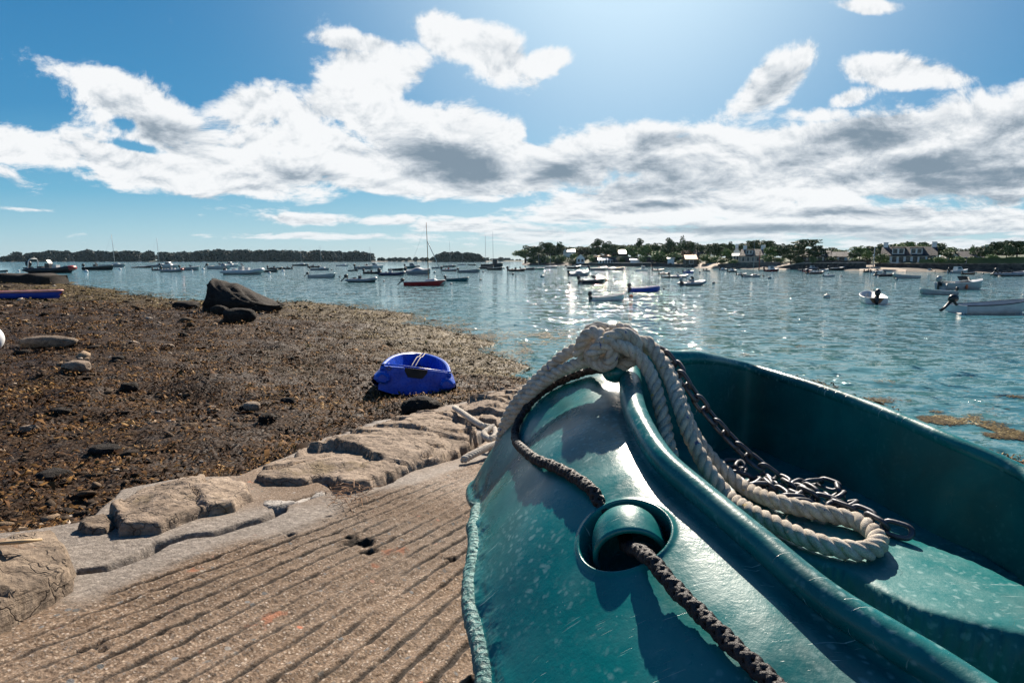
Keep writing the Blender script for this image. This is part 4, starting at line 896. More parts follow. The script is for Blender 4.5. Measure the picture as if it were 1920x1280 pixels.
def tree_proto(kind, var):
    """unit tree: height 1, crown width about 1; returns trunk and crown meshes"""
    key = (kind, var)
    if key in TREES: return TREES[key]
    r = np.random.default_rng(100+var*7+sum(map(ord, kind)))
    C, R = [], []; limbs = MB(); th = {'pine': .38, 'broad': .28, 'bush': .05, 'cypress': .1, 'cedar': .25}[kind]
    limbs.tube([(0, 0, -.05), (.01, 0, th*.6), (.0, .01, th+.15)], [.03, .024, .014], 7)
    if kind == 'pine':
        for i in range(15):
            a = r.uniform(0, 6.3); d = r.uniform(.02, .36); z = r.uniform(.33, .88)-d*.15; C.append((d*math.cos(a), d*math.sin(a), z)); R.append((r.uniform(.12, .2), r.uniform(.12, .2), r.uniform(.06, .11)))
            limbs.tube([(0, 0, th*r.uniform(.7, 1)), (C[-1][0]*.6, C[-1][1]*.6, z-.1), C[-1]], [.013, .009, .005], 5)
    elif kind == 'cedar':
        for i in range(16):
            a = r.uniform(0, 6.3); z = .25+.72*(i/15); d = r.uniform(.1, .48)*(1-.55*(i/15)); C.append((d*math.cos(a), d*math.sin(a), z)); R.append((r.uniform(.13, .22), r.uniform(.13, .22), r.uniform(.025, .05)))
            limbs.tube([(0, 0, z-.08), (C[-1][0]*.6, C[-1][1]*.6, z-.03), C[-1]], [.011, .008, .004], 5)
    elif kind == 'cypress':
        for i in range(9):
            z = .12+.8*i/8; w_ = .32*(1-(i/8.5))**.6+.06; C.append((r.normal(0, .05), r.normal(0, .05), z)); R.append((w_, w_, .12))
    elif kind == 'broad':
        for i in range(13):
            a = r.uniform(0, 6.3); z = r.uniform(.34, .86); d = r.uniform(0, .36)*(1.15-abs(z-.5)); C.append((d*math.cos(a), d*math.sin(a), z)); s = r.uniform(.11, .2); R.append((s, s, s*.8))
            if i % 2: limbs.tube([(0, 0, th), (C[-1][0]*.5, C[-1][1]*.5, z*.75), C[-1]], [.014, .01, .004], 5)
    else:
        for i in range(8):
            a = r.uniform(0, 6.3); d = r.uniform(0, .3); C.append((d*math.cos(a), d*math.sin(a), r.uniform(.3, .62))); R.append((.24, .24, .3))
    nq = {'pine': 2000, 'cedar': 1700, 'broad': 2200, 'cypress': 1300, 'bush': 1300}[kind]
    V, Fc = leafquads(np.array(C), np.array(R), nq, .052 if kind != 'bush' else .07, var+5, .5 if kind in ('pine', 'cedar') else 1)
    o1 = limbs.build('trunk', BARK); o2 = mk('crown', V, Fc, L_DARK, smooth=False); TREES[key] = (o1.data, o2.data)
    bpy.data.objects.remove(o1); bpy.data.objects.remove(o2); return TREES[key]
KN = {'pine': 'pine_tree', 'cedar': 'cedar_tree', 'broad': 'tree', 'cypress': 'cypress_tree', 'bush': 'shrub'}
def shore_d(px): return float(np.interp(px, [975, 1060, 1200, 1300, 1400, 1500, 1640, 1760, 1920, 2200], [262, 245, 200, 170, 148, 134, 118, 108, 98, 92]))
_mv = {}
def tree(kind, px, top, wpx, base, dd, mat, label, group='trees on the headland', d=None):
    d = d or shore_d(px)+dd; var = rnd.randrange(3); tm, cm = tree_proto(kind, var)
    key = (cm.name, mat.name)
    if key not in _mv:
        c2 = cm.copy(); c2.materials.clear(); c2.materials.append(mat); _mv[key] = c2
    zb = CZ-(base-488.2)/F*d; ztp = CZ-(top-488.2)/F*d; h = (ztp-zb)/(.95); w_ = wpx/F*d
    q = P(px, base, d*1.0); root = empty(KN[kind], (q[0], q[1], zb), rnd.uniform(0, 6.3)); root.scale = (w_*1.05, w_*1.05, h)
    tag(root, label, 'shrub' if kind == 'bush' else 'tree', group)
    for nm, me in (('trunk', tm), ('crown', _mv[key])):
        o = bpy.data.objects.new(nm, me); COL.objects.link(o); o.parent = root
    return root
T_ = [('pine',1000,459,44,491,12,L_DARK,'dark round pine at the far left tip of the headland'),('pine',1026,452,40,488,20,L_DARK,'wide dark pine second from the left tip of the headland'),
('pine',1048,451,34,487,28,L_DARK,'taller dark pine just left of the hilltop white gable'),('broad',1012,474,36,496,4,L_DARK,'low dark tree below the pines at the headland tip'),
('bush',1032,478,30,494,6,L_MID,'green shrub on the bank under the second pine'),('bush',1052,476,28,493,8,L_MID,'green shrub on the bank beside the leaning masts'),('broad',1060,462,34,484,34,L_DARK,'dark tree right behind the small white hilltop gable'),
('bush',1073,473,24,489,14,L_MID,'rounded shrub in front of the white hilltop house'),('broad',1090,462,40,482,40,L_DARK,'dark tree behind the roof of the white hilltop house'),('bush',1078,484,30,496,3,L_DARK,'dark shrub at the water left of the small white cottage'),
('pine',1120,449,46,486,20,L_DARK,'umbrella shaped pine standing above the small white cottage'),('pine',1136,450,34,486,16,L_DARK,'umbrella pine leaning against its left neighbour'),('broad',1150,458,36,487,14,L_DARK,'dense dark tree right of the umbrella pines'),
('bush',1113,476,24,491,6,L_MID,'shrub between small cottage and umbrella pine'),('broad',1168,459,28,484,30,L_DARK,'dark tree behind the pale lean roof'),('broad',1184,461,34,487,18,L_MID,'mid green tree right of the pale lean roof'),
('pine',1198,448,28,486,30,L_DARK,'tall thin pine poking above the green trees'),('broad',1210,460,36,488,16,L_MID,'green rounded tree below the tall thin pine'),('broad',1228,456,38,488,24,L_DARK,'dark tree at the middle of the tree line'),
('bush',1232,468,44,491,8,L_MID,'large dome shaped green shrub'),('pine',1254,447,34,487,26,L_DARK,'dark pine behind the dome shaped shrub'),('cypress',1278,446,28,487,24,L_DARK,'tallest dark conifer at the centre of the headland'),
('broad',1290,452,44,488,28,L_DARK,'broad dark tree behind the orange roofed shed'),('bush',1262,470,34,490,8,L_MID,'green shrub left of the orange roofed shed'),('broad',1310,458,36,487,26,L_DARK,'dark tree right behind the slate roof with white edge'),
('bush',1286,468,26,484,16,foliage('rust_leaves', [(.1,(.08,.045,.03)),(.9,(.26,.16,.1))]),'russet shrub above the orange roofed shed'),('bush',1250,476,18,490,6,L_LIGHT,'small bright shrub left of the orange roof'),
('broad',1338,456,44,487,18,L_DARK,'wide dark tree left of the white gabled house'),('bush',1325,475,30,491,8,L_MID,'shrub right of the orange roofed shed'),('bush',1345,478,34,493,4,L_MID,'shrub behind the left end of the grey sea wall'),
('broad',1362,466,26,488,10,L_MID,'green tree just left of the white gabled house'),('pine',1368,451,22,480,30,L_DARK,'small pine above the white gable'),('bush',1352,482,30,494,1,L_LIGHT,'pale shrub on the grey sea wall, left end'),
('bush',1376,485,24,494,1,L_MID,'shrub on the grey sea wall before the cream house'),('broad',1390,457,34,478,34,L_DARK,'dark tree behind the cream house, left'),('pine',1410,449,40,480,34,L_DARK,'flat topped dark pine above the cream house'),
('pine',1440,449,38,482,28,L_DARK,'dark pine right of the cream house mast'),('broad',1446,462,38,490,12,L_MID,'mid green tree right of the cream house'),('bush',1442,476,34,492,6,L_MID,'shrub beside the gable of the cream house'),
('broad',1468,457,34,490,16,L_DARK,'dark tree left of the spreading cedar'),('cedar',1496,452,70,492,10,L_DARK,'spreading layered cedar with sky showing through'),('cedar',1520,452,60,491,14,L_DARK,'right half of the spreading cedar pair'),
('broad',1482,474,34,494,4,L_DARK,'dark tree under the cedars by the ramp'),('bush',1523,478,14,494,0,L_DARK,'dark narrow shrub in front of the long white house'),('broad',1570,468,36,484,26,L_MID,'tree behind the low slate roof'),
('broad',1612,461,38,488,22,L_MID,'green tree left of the big white house and pole'),('broad',1626,470,26,492,6,L_MID,'rounded green tree beside the tall pole'),('pine',1656,455,50,488,20,L_DARK,'big dark pine touching the left end of the slate roofed house'),
('bush',1650,473,30,493,2,L_LIGHT,'bright green shrub left of the big white house'),('broad',1700,455,40,478,26,L_MID,'tree top behind the slate roof of the big white house'),('broad',1728,458,40,480,24,L_MID,'tree behind right half of the slate roof'),
('pine',1758,456,40,486,22,L_DARK,'dark pine right of the big white house'),('bush',1785,467,36,482,14,L_LIGHT,'bright round tree behind the low slate house'),('bush',1800,480,24,490,2,L_MID,'shrub in front of the low slate house'),('cypress',1822,461,16,484,14,L_MID,'slender tree beside the low slate house'),
('broad',1846,462,38,489,10,L_DARK,'dark tree behind the hedge, left one'),('pine',1868,450,34,489,14,L_DARK,'ragged dark pine above the hedge'),('broad',1886,458,34,489,10,L_DARK,'dark tree in the middle of the hedge'),
('pine',1906,449,46,489,14,L_DARK,'tall open crowned tree at the right edge'),('broad',1932,452,44,490,10,L_DARK,'dark tree cut off by the right edge'),('bush',1862,475,26,489,6,L_MID,'round green shrub on top of the hedge'),
('broad',1244,462,26,488,18,L_DARK,'dark tree left of the tallest conifer'),('bush',1098,476,22,489,10,L_DARK,'dark shrub right behind the small white cottage'),('broad',1600,474,24,488,14,L_DARK,'dark tree right of the low slate roof'),
('bush',1760,480,30,492,2,L_MID,'low green shrub right of the big white house'),('broad',1780,472,30,488,8,L_DARK,'dark tree left of the low slate house')]
for t in T_: tree(*t)
# the wood that closes the gaps behind and between the named trees
fill = [(985,474,44),(1010,470,46),(1040,468,44),(1066,470,40),(1088,470,40),(1108,470,38),(1140,464,44),(1162,466,40),(1186,466,44),(1212,464,46),(1240,462,46),(1264,460,44),(1292,460,46),(1316,464,44),(1344,463,44),(1366,466,40),(1392,464,44),(1418,460,44),(1446,463,44),(1474,463,44),(1500,464,44),(1528,470,40),(1556,472,40),(1584,474,40),(1606,471,40),(1634,468,42),(1660,464,44),(1690,460,46),(1720,460,46),(1746,464,42),(1772,470,40),(1800,472,40),(1826,470,40),(1850,466,44),(1878,463,44),(1904,460,46),(1936,460,46)]
for i, (px, tp, w_) in enumerate(fill):
    tree('broad', px, tp-6+rnd.uniform(-2.5, 2.5), w_*1.25, 493, 44+rnd.uniform(-4, 8), L_DARK if i % 3 else L_MID, 'dark tree of the unbroken wood behind the houses and pines', 'trees of the unbroken wood')
for i in range(30):
    px = 988+i*32+rnd.uniform(-9, 9)
    if 1655 < px < 1750 or 1385 < px < 1430 or 1120 < px < 1160: continue
    tree('bush', px, 481+rnd.uniform(-3, 3), 30, 495, 9, L_MID if i % 2 else L_DARK, 'green shrub in the broken row along the foot of the headland', 'shrubs along the foot of the headland')
# land of the headland
sx = np.linspace(968, 2150, 150); rows = []
for px in sx:
    d0 = shore_d(px); q = P(px, 500, d0); k = d0
    prof = [(-3, -.6), (0, .05), (3, .5), (8, 1.1), (22, 2.2), (50, 3.2), (90, 3.4), (260, 3.2)]
    e = float(sstep(968, 1010, px)); r_ = cam_dir(px, 500); r_ /= math.hypot(r_[0], r_[1])
    rows.append([(r_[0]*(math.hypot(q[0], q[1])+a), r_[1]*(math.hypot(q[0], q[1])+a), -.6+(z+.6)*e*(1+.15*float(vnoise(np.array(px*.05), np.array(a*.05), 0, 3)))) for a, z in prof])
def bank_mat():
    m, nt, b = newmat('headland_ground'); n = N(nt); p = n.pos(); s = n.n('ShaderNodeSeparateXYZ'); n.put(s.inputs[0], p)
    g = n.ramp(n.noise(p, .3, 6, .65), [(.3, (.015, .028, .010)), (.6, (.04, .06, .02)), (.8, (.09, .10, .04))]); r_ = n.ramp(n.noise(p, .8, 6, .7), [(.3, (.03, .025, .02)), (.6, (.12, .095, .075)), (.8, (.3, .24, .18))])
    n.put(b.inputs['Base Color'], n.mix(n.mr(s.outputs[2], .7, 1.5), r_, g)); b.inputs['Roughness'].default_value = .9; return m
tag(mk('headland', np.array(rows), gridfaces(150, 8), bank_mat()), kind='structure')
def card3(name, pts_px, d0, thick, mat, label, cat, zfun=None):
    pass
def wall_run(name, pxs, dd, top, bot, thick, mat, label, cat='wall', jag=.1, coping=None):
    """a wall following the shore between pixels; top/bottom given in picture rows"""
    V = []; n_ = len(pxs)*1; xs_ = np.linspace(pxs[0], pxs[-1], max(8, int(abs(pxs[-1]-pxs[0])/4)))
    ddv = np.interp(xs_, pxs, dd if hasattr(dd, '__len__') else [dd]*len(pxs)); tp = np.interp(xs_, pxs, top); bt = np.interp(xs_, pxs, bot)
    for px, a, t_, b_ in zip(xs_, ddv, tp, bt):
        d = shore_d(px)+a; r_ = cam_dir(px, 500)[:2]; hh = r_/np.hypot(*r_); q = P(px, 500, d)[:2]; zt = CZ-(t_-488.2)/F*d+rnd.uniform(-jag, jag)*.3; zb = CZ-(b_-488.2)/F*d-.4
        V += [(*q, zb), (*q, zt), (*(q+hh*thick), zt), (*(q+hh*thick), zb)]
    m = len(xs_); fs = [tuple(f) for f in gridfaces(m, 4)]+[(0, 1, 2, 3), tuple(range(4*m-1, 4*m-5, -1))]
    root = empty(name, V[0]); tag(root, label, cat)
    o = mk('masonry' if cat != 'hedge' else 'foliage', V, fs, mat, smooth=False); o.parent = root; o.matrix_parent_inverse = Matrix.Translation(root.location).inverted()
    if coping:
        W_ = []
        for i in range(m):
            a, b_ = np.array(V[4*i+1]), np.array(V[4*i+2]); e = (b_-a)*.08; W_ += [a-e+(0, 0, .01), a-e+(0, 0, .16), b_+e+(0, 0, .16), b_+e+(0, 0, .01)]
        o = mk('coping', W_, fs, coping, smooth=False); o.parent = root; o.matrix_parent_inverse = Matrix.Translation(root.location).inverted()
    return root
def masonry(name, a, b_, c, sc=1.2):
    m, nt, bb = newmat(name); n = N(nt); p = n.pos(); f = n.noise(p, sc, 6, .7); v = n.vor(n.vm('MULTIPLY', p, (1, 1, 1.6)), sc*1.6, out='Color'); s = n.n('ShaderNodeSeparateColor'); n.put(s.inputs[0], v)
    n.put(bb.inputs['Base Color'], n.ramp(n.math('ADD', n.math('MULTIPLY', f, .6), n.math('MULTIPLY', s.outputs[0], .4)), [(.2, a), (.5, b_), (.8, c)])); bb.inputs['Roughness'].default_value = .9; return m
M_GW = masonry('grey_masonry', (.05, .045, .042), (.13, .115, .105), (.22, .2, .18)); M_DW = masonry('dark_masonry', (.02, .018, .018), (.06, .052, .05), (.12, .105, .095)); M_LC = masonry('pale_coping', (.2, .18, .16), (.36, .33, .3), (.5, .46, .42))
M_SD = masonry('pale_sand', (.22, .17, .13), (.38, .3, .23), (.5, .42, .33), .5)
wall_run('sea_wall', [1378, 1400, 1462], [2, 2, 6], [493, 492, 492.5], [504, 504, 503], 1.2, M_GW, 'grey stone sea wall under the cream house', jag=.15, coping=M_LC)
wall_run('sea_wall', [1346, 1362, 1378], [3, 2, 2], [495, 493.5, 493], [503, 504, 504], 1.0, M_GW, 'rough end of the grey sea wall, beside the sand beach')
wall_run('boat_ramp_wall', [1452, 1480, 1500, 1624], [1, 1, 1, 3], [503, 497, 494, 493], [505, 505, 505, 507], 1.5, M_DW, 'dark quay wall sloping down to the water left of the sandy ramp', jag=.1, coping=M_LC)
wall_run('sea_wall', [1640, 1700, 1800, 1960], [5, 4, 2, 1], [494.5, 495, 495.5, 495.5], [505, 508, 510, 512], 1.5, M_DW, 'long dark sea wall below the big white house, running to the right edge', jag=.1, coping=M_GW)
wall_run('quay', [1080, 1130, 1220], [0, 0, 0], [494.5, 493.5, 493.5], [499, 499.5, 500], 5, M_DW, 'dark low quay in front of the white boathouse', jag=.2, coping=M_LC)
wall_run('quay', [1222, 1260, 1300], [2, 1, 2], [492, 494, 497], [500, 501, 501], 5, M_DW, 'dark rocky quay between the low white shed and the orange roof', jag=.8)
wall_run('garden_wall', [1140, 1200, 1290], [8, 8, 10], [481.5, 482, 482.5], [490, 490, 490], .8, M_DW, 'long dark garden wall behind the boathouse', jag=.1, coping=L_MID)
wall_run('hedge', [1812, 1850, 1960], [4, 4, 4], [485.5, 484.5, 483], [496, 496, 496], 3, L_DARK, 'long clipped dark hedge above the sea wall at right', 'hedge', .4, coping=L_LIGHT)
wall_run('hedge', [1722, 1760, 1808], [6, 6, 6], [486, 486, 487], [496, 496, 496], 2, L_DARK, 'short dark hedge right of the big white house', 'hedge', .5)
wall_run('garden_wall', [1508, 1560, 1632], [6, 6, 8], [488.5, 488.5, 488.5], [495, 495, 495], .8, M_DW, 'dark garden wall before the long white house', jag=.1)
for nm, a, b_, lab in (('sand', 1312, 1350, ''), ('sand', 1440, 1482, ''), ('sand', 1612, 1700, '')):
    rows = []
    for px in np.linspace(a, b_, 10):
        d = shore_d(px); rows.append([P(px, 500, d-1.5)[:2].tolist()+[.02], P(px, 500, d+4)[:2].tolist()+[.75], P(px, 500, d+9)[:2].tolist()+[1.5]])
    tag(mk(nm, np.array(rows), gridfaces(10, 3), M_SD), kind='structure')
# ---------------------------------------------------------------- houses
WHITE = paint('white_render', (.85, .85, .83), .8, 0, .04, .4); CREAM = paint('cream_render', (.50, .43, .34), .85, 0, .08, .4); SLATE = paint('slate', (.014, .02, .032), .85, 0, .2, 1.2)
ORANGE = paint('orange_tiles', (.62, .30, .14), .7, 0, .15, 1.5); PALER = paint('pale_metal_roof', (.62, .62, .60), .35, .0, .1, .5); BROWN = paint('brown_tiles', (.16, .1, .08), .8, 0, .2, 1.2); GLASS = paint('dark_glass', (.02, .03, .04), .15, 0, .1, 1); STONE = paint('stone_wall', (.14, .12, .10), .9, 0, .25, 1.0)
def house(label, x0, x1, base, eave, ridge, dd, dep, wall, roof, rot=0.0, gable=False, chim=(), wins=0, door=None, dorm=(), name='house', win_h=.45, roofover=.25, cat='house'):
    px = (x0+x1)/2; d = shore_d(px)+dd; zb = CZ-(base-488.2)/F*d; ze = CZ-(eave-488.2)/F*d; zr = CZ-(ridge-488.2)/F*d; W = (x1-x0)/F*d
    q = P(px, base, d); root = empty(name, (q[0], q[1], zb), -math.atan2(q[0], q[1])+rot); tag(root, label, cat, 'houses on the headland')
    he, hr = ze-zb, zr-zb; hw = W/2
    m = MB()
    if gable:   # gable end faces us
        m.prism([(-hw, -1.5), (hw, -1.5), (hw, he), (0, hr), (-hw, he)], 0, dep); m.build('wall', wall, root, False)
        t = .14; r_ = MB()
        for s in (-1, 1):
            r_.add([(0, -roofover, hr+.03), (s*(hw+.3), -roofover, he-.3*(hr-he)/hw+.03), (s*(hw+.3), dep+roofover, he-.3*(hr-he)/hw+.03), (0, dep+roofover, hr+.03), (0, -roofover, hr+t+.03), (s*(hw+.3), -roofover, he-.3*(hr-he)/hw+t), (s*(hw+.3), dep+roofover, he-.3*(hr-he)/hw+t), (0, dep+roofover, hr+t+.03)],
                   [(0,1,2,3),(7,6,5,4),(0,4,5,1),(1,5,6,2),(2,6,7,3)])
        ro = r_.build('roof', roof, root, False)
    else:       # long side faces us
        V = [(-hw, 0, -1.5), (hw, 0, -1.5), (hw, dep, -1.5), (-hw, dep, -1.5), (-hw, 0, he), (hw, 0, he), (hw, dep, he), (-hw, dep, he), (-hw, dep/2, hr-.05), (hw, dep/2, hr-.05)]
        m.add(V, [(0,1,5,4),(2,3,7,6),(1,2,6,9,5),(3,0,4,8,7)]); m.build('wall', wall, root, False)
        o_ = roofover; sl = (hr-he)/(dep/2); r_ = MB(); t = .16
        for s in (0, 1):
            y0 = -o_ if s == 0 else dep+o_; z0 = he-o_*sl
            r_.add([(-hw-o_, y0, z0+.02), (hw+o_, y0, z0+.02), (hw+o_, dep/2, hr+.02), (-hw-o_, dep/2, hr+.02), (-hw-o_, y0, z0+t), (hw+o_, y0, z0+t), (hw+o_, dep/2, hr+t), (-hw-o_, dep/2, hr+t)], [(4,5,6,7),(3,2,1,0),(0,1,5,4),(1,2,6,5),(3,0,4,7)])
        ro = r_.build('roof', roof, root, False)
    for cx, side in [(c, 0) for c in chim]:
        c_ = MB(); yy_ = dep/2 if not gable else dep*.5; c_.box(cx*hw-.45, cx*hw+.45, yy_-.35, yy_+.35, hr-.8 if not gable else he, hr+1.1); c_.box(cx*hw-.5, cx*hw+.5, yy_-.4, yy_+.4, hr+1.1, hr+1.22); c_.build('chimney', WHITE, ro, False)
    for i in range(wins):
        cx = (-1+2*(i+.5)/wins)*hw*.9; ww = min(.55, hw/wins*.45)
        if door is not None and i == door:
            c_ = MB(); c_.box(cx-.5, cx+.5, -.06, .02, -.1, min(2.1, he*.85)); c_.build('door', GLASS, root, False); continue
        c_ = MB(); c_.box(cx-ww-.08, cx+ww+.08, -.05, .02, he*win_h-.6, he*win_h+.62); fr = c_.build('window', WHITE if wall is not WHITE else SLATE, root, False)
        c_ = MB(); c_.box(cx-ww, cx+ww, -.065, -.052, he*win_h-.52, he*win_h+.54); c_.build('pane', GLASS, fr, False)
    for (a, b_) in dorm:
        xa, xb = a*hw, b_*hw; sl = (hr-he)/(dep/2); zt = he+(hr-he)*.88; y1 = dep/2*.88; zb_ = he+.25
        c_ = MB(); c_.prism([(0, 0)], 0, 0) if False else None
        c_.add([(xa, .55, zb_+.1), (xb, .55, zb_+.1), (xb, .55, zb_+1.5), (xa, .55, zb_+1.5), (xa, y1, zt), (xb, y1, zt), (xa, 1.0, zb_+.1), (xb, 1.0, zb_+.1)], [(0,1,2,3),(0,3,4,6),(1,7,5,2)]); dm = c_.build('dormer', WHITE, ro, False)
        c_ = MB(); c_.add([(xa-.2, .35, zb_+1.42), (xb+.2, .35, zb_+1.42), (xb+.2, y1+.1, zt+.06), (xa-.2, y1+.1, zt+.06), (xa-.2, .35, zb_+1.56), (xb+.2, .35, zb_+1.56), (xb+.2, y1+.1, zt+.2), (xa-.2, y1+.1, zt+.2)], [(4,5,6,7),(3,2,1,0),(0,1,5,4),(1,2,6,5),(3,0,4,7)]); c_.build('dormer_roof', BROWN, ro, False)
        for k in range(2):
            cx = xa+(xb-xa)*(k+.5)/2; c_ = MB(); c_.box(cx-(xb-xa)*.17, cx+(xb-xa)*.17, .50, .545, zb_+.3, zb_+1.25); c_.build('dormer_window', GLASS, ro, False)
    return root
house('long white house with slate roof and two wide brown dormers above the sea wall', 1660, 1744, 492, 479.5, 463.5, 14, 9, WHITE, SLATE, chim=(-.9, .92), wins=7, door=5, dorm=((-.62, -.16), (.06, .50)))
house('low slate roofed house right of the big white house', 1796, 1840, 490, 485, 472, 12, 8, STONE, SLATE, chim=(.95,), wins=2)
house('white gabled wing joined to the low slate roofed house', 1778, 1798, 490, 483, 475, 10, 7, WHITE, SLATE, rot=.2, gable=True, wins=2)
house('white house half hidden by cedar, slate roof with gabled dormers', 1512, 1552, 490, 481, 471, 14, 8, WHITE, SLATE, wins=4, door=2, dorm=((-.45, -.15), (.2, .6)))
house('white gable end left of the slate roofed house under the cedar', 1498, 1514, 490, 483, 478, 12, 5, WHITE, SLATE, wins=1)
house('low white house with plain dark slate roof and two skylights', 1552, 1586, 490, 482, 473, 16, 8, WHITE, SLATE, wins=2, win_h=.5)
house('small white gable with dark roof left of the tall pole', 1592, 1606, 489, 485, 480, 14, 6, WHITE, SLATE, gable=True)
house('cream two storey house with slate dormer roof and sheet white ridge', 1388, 1426, 491, 480, 468, 12, 8, CREAM, SLATE, chim=(-.75, .9), wins=4, dorm=((-.5, .1),), rot=-.12)
house('bright white pointed gable behind the left of the cream house', 1373, 1388, 484, 475, 465, 20, 6, WHITE, PALER, gable=True, chim=(0,))
house('white wing with dark openings left of the cream house', 1374, 1391, 487, 480, 476, 10, 5, WHITE, PALER, wins=3)
house('bright white gable right of the cream house', 1424, 1438, 484, 474, 467, 18, 6, WHITE, PALER, gable=True, chim=(0,))
house('shed with bright orange roof over the sand beach', 1286, 1306, 495, 486.5, 478.5, 3, 9, STONE, ORANGE, wins=1, name='shed', cat='shed', rot=.1)
house('stone house with slate roof and white verge behind the orange roof', 1298, 1318, 486, 478, 469, 22, 7, STONE, SLATE, rot=-.3)
house('white boathouse with a row of dark windows on the quay', 1122, 1156, 492, 488, 484, 5, 8, WHITE, PALER, wins=6, name='boathouse', cat='boathouse', win_h=.5)
house('long low white shed right of the boathouse', 1182, 1212, 491.5, 487.5, 486, 6, 6, WHITE, PALER, name='shed', cat='shed')
house('small blue white hut among the rocks of the quay', 1252, 1264, 488, 485, 483, 4, 5, WHITE, PALER, name='hut', cat='hut')
house('building with pale metal roof among dark trees', 1160, 1176, 482, 476, 469, 14, 8, STONE, PALER, name='house')
house('long orange tiled roof above the boathouse', 1112, 1144, 484, 481.5, 478.5, 10, 8, STONE, ORANGE)
house('small white cottage with steep roof beside the quay', 1081, 1096, 492, 484, 477, 4, 7, WHITE, PALER, wins=2, gable=True)
house('hilltop white gable between the pines', 1056, 1064, 476, 471, 466.5, 30, 8, WHITE, SLATE, gable=True)
house('long pale roof of the hilltop house, right of the gable', 1064, 1078, 476, 472.5, 468, 30, 8, WHITE, PALER)
# poles
def pole(px, base, top, dd, label, col, r=.12, lean=0):
    d = shore_d(px)+dd; zb = CZ-(base-488.2)/F*d; zt = CZ-(top-488.2)/F*d; q = P(px, base, d); m = MB(); m.tube([(q[0], q[1], zb-1), (q[0]+lean, q[1], zt)], [r, r*.6], 7); tag(m.build('pole', col), label, 'pole')
pole(1638, 492, 464, 1, 'tall grey pole standing left of the big white house', paint('grey_pole', (.4, .42, .44), .5)); pole(1423, 506, 471, -14, 'rust red mooring post with its foot in the water', paint('rust_red', (.25, .05, .03), .6), .14)
# ---------------------------------------------------------------- wooded islands across the bay
def wood(label, prof, d, base, seed, n_=110, name='wood', size=2.4, h0=0):
    rg = np.random.default_rng(seed); px = np.sort(rg.uniform(prof[0][0], prof[-1][0], n_)); tp = np.interp(px, [p[0] for p in prof], [p[1] for p in prof])
    C, R = [], []
    for a, t in zip(px, tp):
        for row in range(3):
            dd_ = d+row*28+rg.uniform(-9, 9); H = CZ-(t-488.2)/F*d; H = max(3, H*(1-.05*row)+rg.normal(0, 1.0)); q = P(a, 490, dd_)
            for k in range(3):
                rr_ = rg.uniform(.22, .36)*H; C.append((q[0]+rg.normal(0, .2*H), q[1]+rg.normal(0, 4), H*(1-.29*k)-rr_*.75)); R.append((rr_*1.25, rr_*1.25, rr_*.8))
    V, Fc = leafquads(np.array(C), np.array(R), len(C)*95, size, seed)
    o = mk(name, V, Fc, L_FAR, smooth=False); tag(o, label, 'wood', kind='stuff')
    r_ = []
    for a in np.linspace(prof[0][0]-8, prof[-1][0]+8, 60):
        e = .2+.8*math.sin(math.pi*min(1, max(0, (a-prof[0][0]+8)/(prof[-1][0]-prof[0][0]+16))))**.3
        r_.append([P(a, 490, d-14)[:2].tolist()+[-.5], P(a, 490, d-10)[:2].tolist()+[1.1*e], P(a, 490, d)[:2].tolist()+[2.2*e], P(a, 490, d+110)[:2].tolist()+[2.2*e]])
    tag(mk('island', np.array(r_), gridfaces(60, 4), bank_mat()), kind='structure')
wood('long dark wood along the far shore at left', [(-60,486),(0,485),(14,481),(22,477),(40,474),(60,474),(75,474.5),(92,472.5),(112,471),(135,472.5),(165,471),(200,472),(240,471.5),(290,472.5),(345,474.5),(365,473),(385,470.5),(420,469),(450,470),(500,470.5),(530,470),(570,472),(600,470),(640,470),(665,472),(690,474),(705,479),(716,484)], 900, 490.5, 3, 150)
wood('thin low wood stretching right from the end of the long wood', [(712,485),(740,484.5),(770,485),(800,485),(812,485)], 1000, 490.4, 5, 40, size=2.2)
wood('rounded dark wood on the islet behind the red sailboat', [(810,486),(820,479),(835,474.5),(850,473.5),(865,476),(880,475),(893,478),(903,481),(908,487)], 780, 490.6, 7, 44, size=2.2)
wood('very low dark shore between the islet and the headland', [(905,487),(930,486.5),(945,484),(960,486.5),(1000,486.5),(1020,487)], 1200, 490.2, 9, 34, size=2.4)
for px, tp, w_, lab in ((5,481.5,8,'tiny flat topped pine at the left tip of the far shore'),(720,483.5,8,'first tiny pine beyond the long wood'),(738,482.5,9,'second tiny pine beyond the long wood'),(748,483,8,'tiny umbrella pine right of the second one'),(788,484,8,'tiny pine left of the red sailboat mast'),(802,482.5,9,'tiny pine just behind the red sailboat mast'),(914,482,8,'tiny pine right of the rounded islet'),(921,484.5,8,'small pine beside the tall twin masts'),(938,482,12,'clump pine between the islet and the headland')):
    tree('pine', px, tp, w_, 490.5, 0, L_FAR, lab, 'lone pines on the far shore', d=860)
